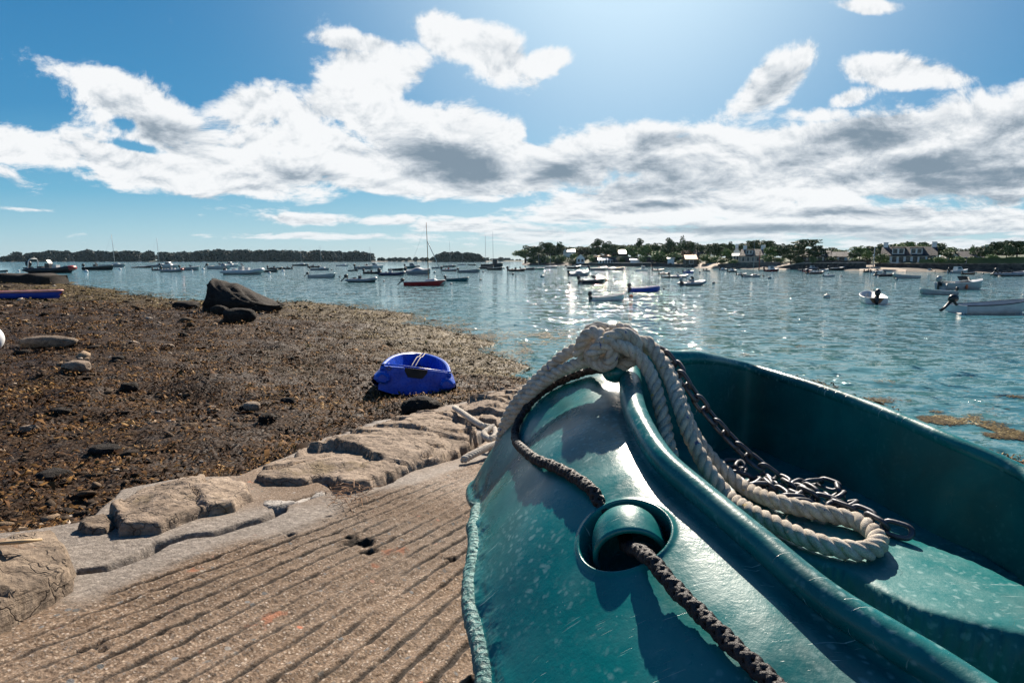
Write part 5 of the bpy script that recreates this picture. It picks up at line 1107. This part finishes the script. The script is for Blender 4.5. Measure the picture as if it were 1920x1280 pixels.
# ================================================================ boats at their moorings
_bc = {}
def hull_geo(L, B, fs=.45, fb=.75, flare=.12, draft=.12, inner=True, th=.05, fl=.12, n_=16, stern=.86, deckz=None):
    mb = MB(); t = np.linspace(0, 1, n_)
    bw = B/2*np.where(t < .42, stern+(1-stern)*np.sin(t/.42*math.pi/2), np.maximum(0, 1-((t-.42)/.58)**2.3)**.75); bw[-1] = .012
    zg = fs+(fb-fs)*t**2; V = []
    for i in range(n_):
        x = t[i]*L; b_ = bw[i]; z = zg[i]; f = 1-flare*(1-t[i]*.2)-.25*max(0, t[i]-.6); xo = -.06*L*max(0, (t[i]-.8)/.2)
        V.append([(x, b_, z), (x+xo*.4, b_*(1-(1-f)*.5), z*.5), (x+xo*.8, b_*f, .02), (x+xo, b_*f*.55, -draft*.8), (x+xo*1.1, 0, -draft), (x+xo, -b_*f*.55, -draft*.8), (x+xo*.8, -b_*f, .02), (x+xo*.4, -b_*(1-(1-f)*.5), z*.5), (x, -b_, z)])
    mb.add(np.array(V).reshape(-1, 3), gridfaces(n_, 9)); mb.f.append(tuple(range(9)))
    top = [(t[i]*L, bw[i], zg[i]) for i in range(n_)]; inn = None
    if inner:
        I = []
        for i in range(n_):
            b_ = max(0, bw[i]-th); x = t[i]*L*(1-th/L*1.2)+.03; I.append([(x, b_+th, zg[i]+.001), (x, b_, zg[i]+.001), (x, b_*.84, fl), (x, 0, fl), (x, -b_*.84, fl), (x, -b_, zg[i]+.001), (x, -b_-th, zg[i]+.001)])
        inn = MB(); inn.add(np.array(I).reshape(-1, 3), gridfaces(n_, 7)); inn.f.append(tuple(range(7)))
    return mb, inn, t, bw, zg
def gunw(L, t, bw, zg, r, s=1):
    P1 = [(t[i]*L, bw[i], zg[i]) for i in range(len(t))]+[(t[i]*L, -bw[i], zg[i]) for i in range(len(t)-2, -1, -1)]; m = MB(); m.tube(np.array(P1), r, 7); return m
def pm(name, c, r=.4): return paint(name, c, r, 0, .08, 1.5)
COLR = {'white': (.62,.63,.63), 'grey': (.24,.26,.28), 'pale': (.42,.44,.45), 'black': (.012,.013,.017), 'navy': (.015,.03,.08), 'blue': (.01,.06,.42), 'red': (.32,.02,.02), 'darkred': (.16,.02,.02), 'teal': (.02,.12,.14), 'green': (.1,.3,.2), 'brown': (.22,.09,.035), 'dark': (.035,.04,.05), 'cream': (.55,.5,.42), 'orange': (.55,.14,.05)}
def C_(k): return pm(k+'_paint', COLR[k])
ALU = pm('mast_aluminium', (.42,.42,.42), .35); SCREEN = paint('tinted_screen', (.03,.04,.05), .12, 0, .1, 1)
def motor(root, x, z, col='black', up=False, s=1.0, det=True):
    m = MB(); e = 0
    if up:    # tilted clear of the water
        m.blob((x-.22*s, 0, z+.32*s), (.26*s, .17*s, .2*s), 2, 10, 7, .05); o = m.build('outboard_motor', C_(col), root)
        g = MB(); g.tube([(x-.3*s, 0, z+.22*s), (x-.62*s, 0, z-.12*s), (x-.82*s, 0, z-.26*s)], [.08*s, .06*s, .075*s], 8); g.tube([(x+.02, 0, z), (x-.2*s, 0, z+.2*s)], .06*s, 6); g.build('motor_leg', C_('black'), o)
    else:
        m.blob((x-.2*s, 0, z+.34*s), (.24*s, .17*s, .25*s), 2, 10, 7, .05); o = m.build('outboard_motor', C_(col), root)
        g = MB(); g.tube([(x-.18*s, 0, z+.2*s), (x-.22*s, 0, -.2)], [.1*s, .07*s], 8); g.box(x-.12*s, x+.03, -.12*s, .12*s, z-.2*s, z+.12*s); g.build('motor_leg', C_('black'), o)
def proto(kind, col, alt, opt):
    key = (kind, col, alt, opt)
    if key in _bc: return _bc[key]
    root = empty(kind, (0, 0, -500)); L = 4.5
    if kind == 'skiff' or kind == 'dinghy':
        B = 1.75 if kind == 'skiff' else 1.5; m, inn, t, bw, zg = hull_geo(L, B, .5, .82, .16)
        m.build('hull', C_(col), root); inn.build('inside', C_(alt if alt != col else col), root)
        gunw(L, t, bw, zg, .035).build('gunwale', C_('white' if col in ('white', 'pale') else ('dark' if col == 'teal' else 'pale')) if 'strip' not in opt else C_('dark'), root)
        for x in ((.28, .58) if kind == 'skiff' else (.5,)):
            i = int(x*15); q = MB(); q.box(x*L-.14, x*L+.14, -bw[i]+.06, bw[i]-.06, .33, .37); q.build('thwart', C_(alt), root, False)
        q = MB(); q.box(-.035, .0, -bw[0], bw[0], .05, .5); q.build('transom', C_(col), root, False)
        if 'browntransom' in opt: q = MB(); q.add([(-.05, -.5, .46), (-.05, .5, .46), (-.05, .24, .08), (-.05, -.24, .08), (-.036, -.5, .46), (-.036, .5, .46), (-.036, .24, .08), (-.036, -.24, .08)], [(0,3,2,1),(0,1,5,4),(1,2,6,5),(2,3,7,6),(3,0,4,7)]); q.build('motor_board', C_('brown'), root, False)
        if 'covered' in opt:
            q = MB(); V = [[(t[i]*L, -bw[i], zg[i]+.02), (t[i]*L, -bw[i]*.5, zg[i]+.16), (t[i]*L, 0, zg[i]+.22), (t[i]*L, bw[i]*.5, zg[i]+.16), (t[i]*L, bw[i], zg[i]+.02)] for i in range(16)]; q.add(np.array(V).reshape(-1, 3), gridfaces(16, 5)); q.build('cover', C_('grey'), root)
        if 'nomotor' not in opt: motor(root, 0, .48, 'black', 'up' in opt, 1.25 if 'big' in opt else 1.0)
        if 'console' in opt: q = MB(); q.box(1.5, 1.95, -.3, .3, .1, .95); q.build('console', C_(alt), root, False); q = MB(); q.add([(1.9, -.3, .95), (1.9, .3, .95), (1.7, .28, 1.3), (1.7, -.28, 1.3)], [(0, 1, 2, 3), (3, 2, 1, 0)]); q.build('windscreen', SCREEN, root, False)
    elif kind == 'inflatable_boat':
        r = .24; B = 2.0; T_ = np.linspace(0, 1, 26); xs = -.45+(L+.1)*np.minimum(1, T_*1.0)
        pth = []
        for s_ in np.linspace(0, 1, 34):
            if s_ < .5: u_ = s_/.5
            else: u_ = (1-s_)/.5
            x = -.45+(L+.25)*min(1, u_)**.9; k = max(0, (x-L*.55)/(L*.45-.2)); y = (B/2-r)*max(0, 1-min(1, k)**2.4)**.6*(1 if s_ < .5 else -1); pth.append((x, y, .30+.28*max(0, k)**1.6))
        pth = spline(pth, 70); rad = r*np.clip(np.minimum(np.arange(70), 69-np.arange(70))/5+.25, .25, 1)
        q = MB(); q.tube(pth, rad, 12); q.build('tube', C_(col), root)
        if 'rednose' in opt: q = MB(); q.tube(pth[31:39], r*1.03, 12, False); q.build('nose', C_('red'), root)
        m, _, t, bw, zg = hull_geo(L-.3, B*.72, .22, .4, .1, inner=False); m.build('hull', C_(alt), root); q = MB(); q.box(.02, L*.72, -.62, .62, .2, .26); q.build('floor', C_('grey'), root, False)
        q = MB(); q.box(1.55, 2.0, -.32, .32, .25, 1.0); q.build('console', C_(alt), root, False); q = MB(); q.add([(1.98, -.32, 1.0), (1.98, .32, 1.0), (1.75, .3, 1.38), (1.75, -.3, 1.38)], [(0, 1, 2, 3), (3, 2, 1, 0)]); q.build('windscreen', SCREEN, root, False)
        q = MB(); q.box(.75, 1.2, -.3, .3, .25, .72); q.build('seat', C_(alt), root, False)
        if 'arch' in opt: q = MB(); q.tube(spline([(.1, -.7, .4), (.25, -.6, 1.35), (.35, 0, 1.5), (.25, .6, 1.35), (.1, .7, .4)], 24), .045, 6); q.build('arch', C_('white'), root)
        if 'people' in opt or 'seats' in opt:
            q = MB(); q.box(2.3, 2.7, -.3, .3, .25, .85); q.build('seat', C_('white'), root, False)
        motor(root, .0, .5, 'black' if 'greymotor' not in opt else 'grey', 'up' in opt, 1.35)
    elif kind in ('motorboat', 'cabin_boat', 'covered_boat'):
        B = 1.95; m, inn, t, bw, zg = hull_geo(L, B, .62, .95, .2, .18); m.build('hull', C_(col), root); inn.build('inside', C_(alt), root); gunw(L, t, bw, zg, .05).build('gunwale', C_(alt), root)
        q = MB(); V = [[(t[i]*L, -bw[i]*.98, zg[i]+.01), (t[i]*L, 0, zg[i]+.14), (t[i]*L, bw[i]*.98, zg[i]+.01)] for i in range(9, 16)]; q.add(np.array(V).reshape(-1, 3), gridfaces(7, 3)); q.build('foredeck', C_(alt), root)
        if kind == 'motorboat':
            q = MB(); q.add([(2.65, -.75, .85), (2.95, 0, .95), (2.65, .75, .85), (2.25, -.66, 1.3), (2.5, 0, 1.36), (2.25, .66, 1.3)], [(0, 1, 4, 3), (1, 2, 5, 4)]); q.build('windscreen', SCREEN, root, False)
            q = MB(); q.box(.6, 1.0, -.6, .6, .15, .8); q.build('seat', C_('cream'), root, False)
        elif kind == 'cabin_boat':
            q = MB(); V = []
            for x, hw, z in ((1.35, .62, .7), (2.9, .5, .85)): V += [(x, -hw, z), (x, hw, z)]
            q.add([(1.3, -.68, .6), (1.3, .68, .6), (3.05, .52, .8), (3.05, -.52, .8), (1.4, -.58, 1.65), (1.4, .58, 1.65), (2.4, .48, 1.6), (2.4, -.48, 1.6)], [(4, 5, 6, 7), (0, 1, 5, 4), (1, 2, 6, 5), (2, 3, 7, 6), (3, 0, 4, 7)]); cb_ = q.build('cabin', C_(alt), root, False)
            q = MB(); q.add([(1.5, -.655, 1.08), (2.5, -.575, 1.12), (2.35, -.53, 1.45), (1.52, -.60, 1.5)], [(0, 1, 2, 3)]); q.add([(1.5, .655, 1.08), (2.5, .575, 1.12), (2.35, .53, 1.45), (1.52, .60, 1.5)], [(3, 2, 1, 0)]); q.add([(2.93, -.46, 1.0), (2.93, .46, 1.0), (2.52, .42, 1.5), (2.52, -.42, 1.5)], [(0, 1, 2, 3)]); q.build('cabin_window', SCREEN, cb_, False)
        else:
            q = MB(); V = []
            for i in range(16):
                hh = .28+.45*math.exp(-((t[i]-.45)/.2)**2); V.append([(t[i]*L, -bw[i], zg[i]+.02), (t[i]*L, -bw[i]*.6, zg[i]+hh*.6), (t[i]*L, 0, zg[i]+hh), (t[i]*L, bw[i]*.6, zg[i]+hh*.6), (t[i]*L, bw[i], zg[i]+.02)])
            q.add(np.array(V).reshape(-1, 3), gridfaces(16, 5)); q.build('cover', C_('grey'), root)
        if 'rail' in opt: q = MB(); q.tube(spline([(2.9, -.75, 1.1), (3.9, -.45, 1.35), (4.45, 0, 1.4), (3.9, .45, 1.35), (2.9, .75, 1.1)], 24), .02, 5); q.build('rail', ALU, root)
        if 'fender' in opt: q = MB(); q.blob((1.95, -.98, .28), (.13, .13, .24), 1, 10, 8, 0); q.build('fender', C_('orange'), root)
        motor(root, 0, .6, 'grey' if 'greymotor' in opt else 'black', 'up' in opt, 1.3)
    elif kind == 'sailboat':
        L = 6.0; B = 2.0; m, inn, t, bw, zg = hull_geo(L, B, .55, .85, .18, .2, deckz=1); m.build('hull', C_(col), root); inn.build('cockpit', C_(alt), root); gunw(L, t, bw, zg, .04).build('gunwale', C_(alt), root)
        q = MB(); V = [[(t[i]*L, -bw[i]*.98, zg[i]+.01), (t[i]*L, -bw[i]*.45, zg[i]+.06+.25*(1 if 8 <= i <= 11 else 0)), (t[i]*L, bw[i]*.45, zg[i]+.06+.25*(1 if 8 <= i <= 11 else 0)), (t[i]*L, bw[i]*.98, zg[i]+.01)] for i in range(7, 16)]; q.add(np.array(V).reshape(-1, 3), gridfaces(9, 4)); q.build('deck', C_(alt), root, False)
        H = 8.0; mast = MB(); mast.tube([(3.5, 0, .6), (3.47, 0, H*.5), (3.36, 0, H)], [.06, .055, .035], 7); mo = mast.build('mast', ALU if 'wood' not in opt else pm('varnished_spar', (.3, .16, .07)), root)
        q = MB(); q.tube([(3.5, 0, 1.35), (1.1, 0, 1.3)], .05, 6); q.build('boom', ALU, mo)
        q = MB(); q.tube([(5.85, 0, .9), (3.42, 0, H*.72)], .03 if 'furled' in opt else .012, 5)
        q.tube([(0.1, 0, .6), (3.38, 0, H*.98)], .01, 4); q.build('stay', pm('rigging', (.3, .3, .3)), mo)
        if 'furled' in opt: q = MB(); q.tube([(5.8, 0, .95), (3.5, 0, H*.70)], .055, 6); q.build('furled_sail', C_('pale'), mo)
        if 'nomotor' not in opt: motor(root, 0, .45, 'black', 'up' in opt, 1.2)
    elif kind == 'fishing_boat':
        L = 6.0; m, inn, t, bw, zg = hull_geo(L, 2.3, .7, 1.2, .15, .25); m.build('hull', C_(col), root); inn.build('deck', C_(alt), root); gunw(L, t, bw, zg, .06).build('gunwale', C_(alt), root)
        q = MB(); q.box(3.2, 4.5, -.62, .62, .3, 2.2); q.box(3.05, 4.65, -.72, .72, 2.2, 2.28); w_ = q.build('wheelhouse', C_(alt), root, False)
        q = MB(); q.box(3.3, 4.4, -.635, -.625, 1.4, 2.0); q.box(3.3, 4.4, .625, .635, 1.4, 2.0); q.box(4.505, 4.52, -.5, .5, 1.4, 2.0); q.build('window', SCREEN, w_, False)
        q = MB(); q.tube([(3.4, 0, 2.2), (3.3, 0, 3.6 if 'tall' not in opt else 9.5)], [.05, .03], 6); q.build('mast', ALU, root)
        if 'twin' in opt: q = MB(); q.tube([(1.4, 0, .5), (1.3, 0, 8.4)], [.06, .03], 6); q.build('mast', ALU, root)
    _bc[key] = (root, L); return _bc[key]
def copytree(o, parent=None):
    c = o.copy(); COL.objects.link(c)
    if parent: c.parent = parent; c.matrix_parent_inverse = o.matrix_parent_inverse.copy()
    for ch in o.children: copytree(ch, c)
    return c
CATN = {'skiff': 'skiff', 'dinghy': 'dinghy', 'inflatable_boat': 'inflatable boat', 'motorboat': 'motorboat', 'cabin_boat': 'cabin boat', 'covered_boat': 'motorboat', 'sailboat': 'sailboat', 'fishing_boat': 'fishing boat'}
used_ = set()
def moor(kind, px, py, wpx, hd, col, alt, opt, label, mast=None, dmax=420):
    root, L = proto(kind, col, alt, opt); d = min(dist_py(py), dmax); q = P(px, py, d)
    a = math.radians(hd); view = math.atan2(q[0], q[1]); W = wpx/F*d; Bm = L*.42
    rel = a+view        # heading relative to the line of sight's normal
    s = W/(L*abs(math.cos(rel))+Bm*abs(math.sin(rel)))
    o = copytree(root) if (id(root) in used_) else root
    used_.add(id(root))
    o.rotation_euler = (0, 0, a); o.scale = (s, s, s)
    o.location = (q[0]-math.cos(a)*L*s*.5, q[1]-math.sin(a)*L*s*.5, 0.0)
    if mast:
        for c in o.children:
            if c.name.split('.')[0] == 'mast': zt = CZ-(mast-488.2)/F*d; c.scale = (1, 1, zt/(8.0*s))
    tag(o, label, CATN[kind], 'boats at their moorings'); return o
B_ = [
 ('dinghy',4,509.5,22,5,'dark','dark','nomotor','low dark dinghy cut by the left edge, above the jetty'),('dinghy',54,503,18,10,'dark','dark','nomotor','small dark dinghy behind the stern of the long black inflatable'),
 ('inflatable_boat',102,511.5,84,4,'black','dark','arch rednose seats','long black inflatable with a white arch and red bow'),('dinghy',131,500.5,20,5,'dark','dark','nomotor','dark low hull behind the bow of the long black inflatable'),
 ('skiff',186,506,54,6,'black','dark','console','black open boat with motor and console, white buoy under its stern'),('sailboat',212,500.5,46,4,'grey','pale','nomotor','grey sailboat with the tall mast farthest left',440),
 ('dinghy',254,502,14,0,'black','dark','covered nomotor','short covered dark dinghy, left of a pair'),('dinghy',273,502,22,0,'black','dark','covered nomotor','longer covered dark dinghy, right of a pair'),
 ('sailboat',296,500.5,40,2,'grey','pale','nomotor','grey sailboat with backstay whose mast tops the wood, second from left',447),('cabin_boat',318,502.5,34,4,'pale','white','up','pale cabin boat overlapping the second sailboat'),
 ('inflatable_boat',299,507,24,8,'dark','grey','','small dark inflatable left of the red nosed grey one'),('inflatable_boat',325,509.5,42,5,'grey','grey','rednose seats','grey inflatable with a red bow and white seats'),
 ('motorboat',356,506.5,36,4,'grey','pale','','grey motorboat right of the red nosed inflatable'),('motorboat',411,504.5,42,3,'pale','white','up','pale motorboat with black motor tilted at its left end'),('cabin_boat',433,500.5,28,5,'white','white','','white cabin boat behind the pale motorboat with tilted motor'),
 ('inflatable_boat',461,514.5,76,4,'pale','pale','seats greymotor','large pale tubed inflatable with big grey motor, right behind the dark wedge rock'),('skiff',506,510,32,4,'dark','grey','nomotor','dark hulled skiff at the bow of the large pale inflatable'),
 ('inflatable_boat',517,505,28,6,'black','dark','','black inflatable left of a pair beyond the dark hulled skiff'),('inflatable_boat',537,504.5,22,175,'black','dark','','black inflatable with bow to the left, right of a pair'),
 ('sailboat',563,498.5,30,3,'dark','pale','nomotor','small dark sailboat with a leaning mast before the wood',463),('inflatable_boat',590,501.5,24,4,'black','dark','','black inflatable behind the grey half decked sailboat'),
 ('sailboat',600,506.5,36,4,'grey','pale','up','grey half decked sailboat above the grey open skiff',460),('sailboat',642,498.8,24,2,'pale','white','nomotor','small white sailboat alone in front of the wood',474),
 ('skiff',604,520.5,52,4,'pale','grey','up','pale grey open skiff with motor tilted out of the water'),('dinghy',662,508,20,3,'dark','dark','nomotor','small dark dinghy right of the half decked sailboat'),
 ('motorboat',683,504.5,34,4,'grey','pale','','grey motorboat left of the white twin masts'),('sailboat',693,502.8,34,3,'pale','white','nomotor','pale sailboat with its mast at the right end of the long wood',462),
 ('inflatable_boat',681,528.5,58,5,'grey','dark','up','grey and black inflatable with raised motor, left of the red sailboat'),('cabin_boat',704,503,30,4,'white','white','','white cabin boat crowded behind the black motors'),
 ('inflatable_boat',700,513,34,4,'black','black','','black inflatable with a cluster of dark motors'),('skiff',743,507,30,3,'black','cream','nomotor','black hulled skiff above the navy inflatable'),
 ('inflatable_boat',738,516.5,50,4,'navy','pale','','navy inflatable left of the red sailboat mast'),('covered_boat',785,514.5,46,4,'grey','pale','','grey boat with a pointed spray hood left of the red mast'),
 ('cabin_boat',774,503,28,4,'teal','grey','','small teal grey cabin boat beyond the spray hood boat'),('dinghy',820,503,22,3,'grey','pale','nomotor','grey low hull just right of the red sailboat mast'),
 ('sailboat',797,535,80,3,'red','pale','up furled wood','red sailboat with motor tilted and a furled forestay',419),('skiff',858,527,42,6,'teal','white','big','grey green skiff with black motor right of the red sailboat'),
 ('inflatable_boat',844,508,30,3,'grey','red','seats','grey inflatable with red cushions above the green skiff'),('sailboat',842,500.5,26,3,'dark','pale','nomotor','dark sailboat with thin mast before the rounded islet',452),('sailboat',866,497,16,3,'pale','pale','nomotor','tiny pale sailboat with two thin stays before the islet',466),
 ('skiff',880,511,40,3,'grey','pale','','grey open boat with round black motor right of the islet boats'),('dinghy',885,497.5,14,3,'dark','dark','','tiny dark dinghy left of the twin masted boat'),('fishing_boat',922,500.5,42,4,'dark','dark','tall twin','dark twin masted fishing boat before the gap in the shore'),
 ('dinghy',912,503.8,28,3,'black','pale','nomotor','black dinghy with pale rim below the twin masts'),('skiff',928,506,30,3,'black','pale','nomotor','black skiff with brown rim nearest below the twin masts'),
 ('inflatable_boat',970,508.5,34,3,'black','black','arch','dark inflatable with arch left of the headland tip'),('skiff',990,506,28,3,'dark','white','','dark and white skiff at the foot of the headland tip'),
 ('sailboat',1008,505.5,28,3,'green','pale','nomotor','green hulled sailboat with leaning mast under the headland pines',476),('sailboat',1030,502.5,30,3,'grey','white','nomotor','grey sailboat with white buoy on deck and leaning mast',476),
 ('motorboat',1076,503.8,28,3,'black','white','up','black and white motorboat near the small cottage'),('dinghy',1098,501,18,3,'grey','grey','nomotor','low grey dinghy below the small white cottage'),
 ('motorboat',1122,507,34,3,'grey','white','rail','grey motorboat in front of the white boathouse'),('skiff',1154,506.5,34,3,'grey','pale','','low grey skiff right of the boathouse'),
 ('covered_boat',1086,517.5,42,14,'grey','pale','','grey motorboat under a cover, above the dark hulled white decked boat'),('motorboat',1111,531.5,56,18,'dark','white','','dark hulled motorboat with white deck in the sun glitter'),
 ('skiff',1140,563,74,20,'white','white','strip big','white open skiff with black motor nearest in the sun glitter'),('skiff',1210,546,66,16,'blue','blue','big','royal blue open boat with black motor in the sun glitter'),
 ('fishing_boat',1202,508.5,28,6,'white','white','','white fishing boat with wheelhouse off the low white shed'),('inflatable_boat',1235,507.5,24,4,'dark','grey','','small dark inflatable off the rocky quay'),
 ('inflatable_boat',1246,514.5,22,12,'dark','cream','seats','dark inflatable above the long flat inflatable'),('inflatable_boat',1274,520.5,40,6,'grey','white','','grey inflatable with console, above the big grey one'),('dinghy',1251,520.5,20,-15,'black','dark','','black boat with its motor raised left of the grey console inflatable'),
 ('cabin_boat',1291,511.5,22,6,'blue','pale','','small blue hulled cabin boat off the orange roof'),('inflatable_boat',1301,534.5,56,24,'grey','grey','greymotor arch','big grey inflatable seen from its stern, nearest of the glitter'),
 ('inflatable_boat',1326,507.5,16,20,'dark','dark','arch','small dark inflatable with arch off the sand beach'),('cabin_boat',1356,506.8,16,12,'grey','white','','small white cabin boat below the left end of the grey sea wall'),
 ('cabin_boat',1373,509.8,20,8,'black','white','','small black and white cabin boat below the grey sea wall'),('inflatable_boat',1391,515.5,22,10,'grey','grey','','grey inflatable hidden behind the white sloop'),
 ('sailboat',1409,519.5,38,6,'pale','dark','','pale hulled sloop with bare mast in front of the cream house',452),('dinghy',1430,507.5,12,4,'teal','pale','','tiny teal dinghy by the rust red post'),('cabin_boat',1447,509,30,4,'darkred','white','','dark red hulled cabin boat beside the rust red post'),
 ('motorboat',1492,504.5,26,4,'pale','white','','pale motorboat at the left of the packed berth'),('motorboat',1506,508,20,4,'navy','white','','navy motorboat in the packed berth'),('motorboat',1514,509.5,20,6,'red','white','','red waterlined motorboat in the packed berth'),
 ('cabin_boat',1524,506,24,4,'navy','pale','','cabin boat at the back of the packed berth'),('inflatable_boat',1530,513.5,34,4,'black','white','seats','black inflatable with white seats at the front of the packed berth'),('motorboat',1544,508.5,22,8,'white','white','','white motorboat at the right of the packed berth'),
 ('skiff',1555,518.5,24,6,'pale','white','console','small pale skiff with console in front of the packed berth'),('motorboat',1569,506.8,32,2,'black','white','','black and white motorboat along the dark quay wall'),('covered_boat',1596,506,26,2,'grey','pale','','covered grey boat along the dark quay wall'),
 ('motorboat',1618,505.5,26,2,'white','pale','','white motorboat at the end of the dark quay wall'),('inflatable_boat',1630,510,20,6,'black','dark','','black inflatable by the sandy ramp'),('motorboat',1644,511.5,24,6,'white','white','','white motorboat right of the black one by the sandy ramp'),
 ('inflatable_boat',1661,518,36,3,'black','grey','up','black inflatable with raised motor left of the long pale boat'),('skiff',1697,521.5,50,178,'pale','cream','nomotor','long pale open boat packed with gear, bow to the left'),
 ('motorboat',1722,507.5,26,3,'grey','pale','','grey motorboat under the sea wall of the big white house'),('cabin_boat',1741,509.3,14,80,'grey','white','','small cabin boat end on below the sea wall'),('motorboat',1768,507.8,24,4,'blue','white','','blue and white motorboat below the sea wall'),
 ('cabin_boat',1797,512.3,36,4,'pale','white','','white cabin boat left of the brown dinghy'),('dinghy',1817,514.5,26,6,'brown','cream','big','small brown dinghy with a person high motor, below the sea wall'),
 ('motorboat',1856,510.3,28,3,'grey','white','','grey motorboat under the hedge'),('inflatable_boat',1898,517.5,58,3,'grey','black','up','grey and black powerboat near the right edge'),('sailboat',1912,510,30,3,'white','white','nomotor','white sailboat with short mast at the right edge',484),
 ('skiff',1634,566,58,66,'white','white','browntransom big','white skiff seen from its stern with a red brown transom'),('motorboat',1802,541.5,84,4,'pale','white','rail fender greymotor','white speedboat with an orange fender on its side'),
 ('skiff',1757,551.5,66,172,'pale','white','','white and dark skiff with its bow to the left'),('skiff',1858,585.5,140,4,'white','pale','strip up big','long white skiff with dark rim and tilted black motor, cut by the right edge'),
]

for b in B_:
    if len(b) == 10: moor(*b[:9], mast=b[9])
    else: moor(*b)
for (px, py) in ((95,491.4),(103,491.5),(131,491.3),(137,491.5),(182,491.4),(262,491.3),(307,491.5),(330,491.4),(343,491.3),(362,491.5),(382,491.4),(446,491.3),(471,491.4),(487,491.5)):
    o = moor('sailboat', px, py, rnd.uniform(6, 9), rnd.uniform(-10, 10), 'white', 'white', 'nomotor', 'tiny white yacht moored far off under the long wood', mast=rnd.uniform(476, 481), dmax=700); o['group'] = 'tiny yachts under the long wood'
# ---------------------------------------------------------------- buoys
def buoy(px, py, wpx, col, label, shape='ball'):
    d = dist_py(py); q = at_z(px, py, 0); r = wpx/F*d/2; m = MB()
    if shape == 'ball': m.lathe([(r*.05, -.6*r), (r*.75, -.45*r), (r, .1*r), (r*.85, .7*r), (r*.45, 1.0*r), (r*.12, 1.1*r), (r*.12, 1.35*r), (0.001, 1.36*r)], 14)
    else: m.lathe([(r*.7, -.5*r), (r*1.0, -.1*r), (r*1.0, .7*r), (r*.8, 1.0*r), (r*.3, 1.05*r), (r*.25, 1.5*r), (.001, 1.5*r)], 14)
    o = m.build('mooring_buoy', C_(col)); o.location = q; o.rotation_euler = (rnd.uniform(-.2, .2), rnd.uniform(-.2, .2), 0); tag(o, label, 'buoy', 'mooring buoys'); return o
for b in [(35,508.5,4.5,'white','white buoy between the low dark dinghy and the long black inflatable'),(12,512.5,4,'white','white buoy right above the stone jetty'),(162,509.8,7,'white','white buoy below the stern of the black open boat'),(225,505.5,5,'white','white buoy off the bow of the black open boat'),(231,499.5,5,'white','white buoy at the bow of the leftmost sailboat'),
 (381,505.8,6,'white','white buoy between two pale motorboats'),(360,508,4,'white','small white buoy under the grey motorboat bow'),(531,509,6,'white','white buoy right of the dark hulled skiff'),(505,513,6,'pale','pale buoy at the bow of the large pale inflatable'),(637,520,4,'dark','small dark buoy off the bow of the grey open skiff'),(622,506.5,3.5,'dark','dark buoy right of the half decked sailboat'),
 (815,511.5,5,'teal','teal buoy right of the red mast'),(846,533.5,6,'cream','yellowish buoy at the bow of the red sailboat'),(720,527.5,4,'dark','dark buoy left of the red sailboat stern'),(901,524.8,5,'dark','dark buoy right of the green skiff'),(906,510,4,'dark','dark buoy right of the grey open boat'),(897,514,3,'pale','small pale buoy below the grey open boat'),(945,503.5,4,'dark','dark buoy right of the twin masted boat'),
 (962,514.5,5.5,'dark','dark round buoy left of the larger green one'),(1017,520,8,'teal','large dark green buoy before the glitter'),(1068,530.5,4,'black','black buoy left of the dark hulled motorboat'),(1136,527,7,'brown','red brown buoy at the bow of the dark hulled motorboat'),(1183,556.5,8,'orange','orange buoy at the bow of the white open skiff'),(1245,542,4.5,'black','black buoy at the bow of the blue boat'),
 (1338,531.5,6,'dark','dark buoy at the bow of the big grey inflatable'),(1312,510.5,4,'black','black buoy right of the small blue cabin boat'),(1431,518.5,4.5,'dark','smaller dark buoy right of the pale sloop'),(1443,522.5,7,'teal','larger dark buoy right of the pale sloop'),(1448,511.5,4,'pale','pale buoy under the dark red hull'),(1172,505.5,3,'dark','small dark buoy right of the low grey skiff'),
 (1578,518.5,4,'dark','dark buoy right of the small pale skiff'),(1681,525,6,'teal','teal grey buoy under the long pale open boat'),(1753,510,4,'dark','small dark buoy left of the blue and white motorboat'),(1843,513.8,4,'dark','dark buoy left of the grey motorboat under the hedge'),(1914,517.8,7,'white','white buoy at the bow of the powerboat near the right edge')]: buoy(*b)
buoy(1550, 559, 12, 'cream', 'largest buoy, tan and drum shaped, left of the stern on white skiff', 'drum')
# kayak drawn up at far left
def kayak():
    c = ground_hit(20, 561); d = proj(c)[2]; L = 165/F*d; root = empty('kayak', (c[0]-L*.42, c[1], c[2]+.05), .03); tag(root, 'blue hulled kayak with a pink and orange deck rim, drawn up at the left edge', 'kayak')
    m, inn, t, bw, zg = hull_geo(L, L*.2, .30, .38, .1, .02, stern=.25, fl=.16); m.build('hull', C_('blue'), root); inn.build('cockpit', C_('orange'), root); gunw(L, t, bw, zg, .05).build('rim', paint('pink_plastic', (.75, .35, .28), .4), root)
    q = MB(); q.box(L*.4, L*.46, -.2, .2, .2, .34); q.build('seat', C_('white'), root, False)
kayak()
for k_, (r_, L_) in _bc.items():
    if id(r_) not in used_:
        pass
# ================================================================ air over the bay
mb = MB(); mb.box(-1500, 1500, -60, 1700, -4, 70)
m = bpy.data.materials.new('sea_air'); m.use_nodes = True; nt = m.node_tree; nt.nodes.clear(); n = N(nt)
v = n.n('ShaderNodeVolumePrincipled'); v.inputs['Color'].default_value = (.55, .80, 1.0, 1); v.inputs['Density'].default_value = .00003; v.inputs['Anisotropy'].default_value = .35
o_ = n.n('ShaderNodeOutputMaterial'); n.put(o_.inputs['Volume'], v.outputs[0])
h_ = mb.build('haze', m, smooth=False); tag(h_, kind='stuff')
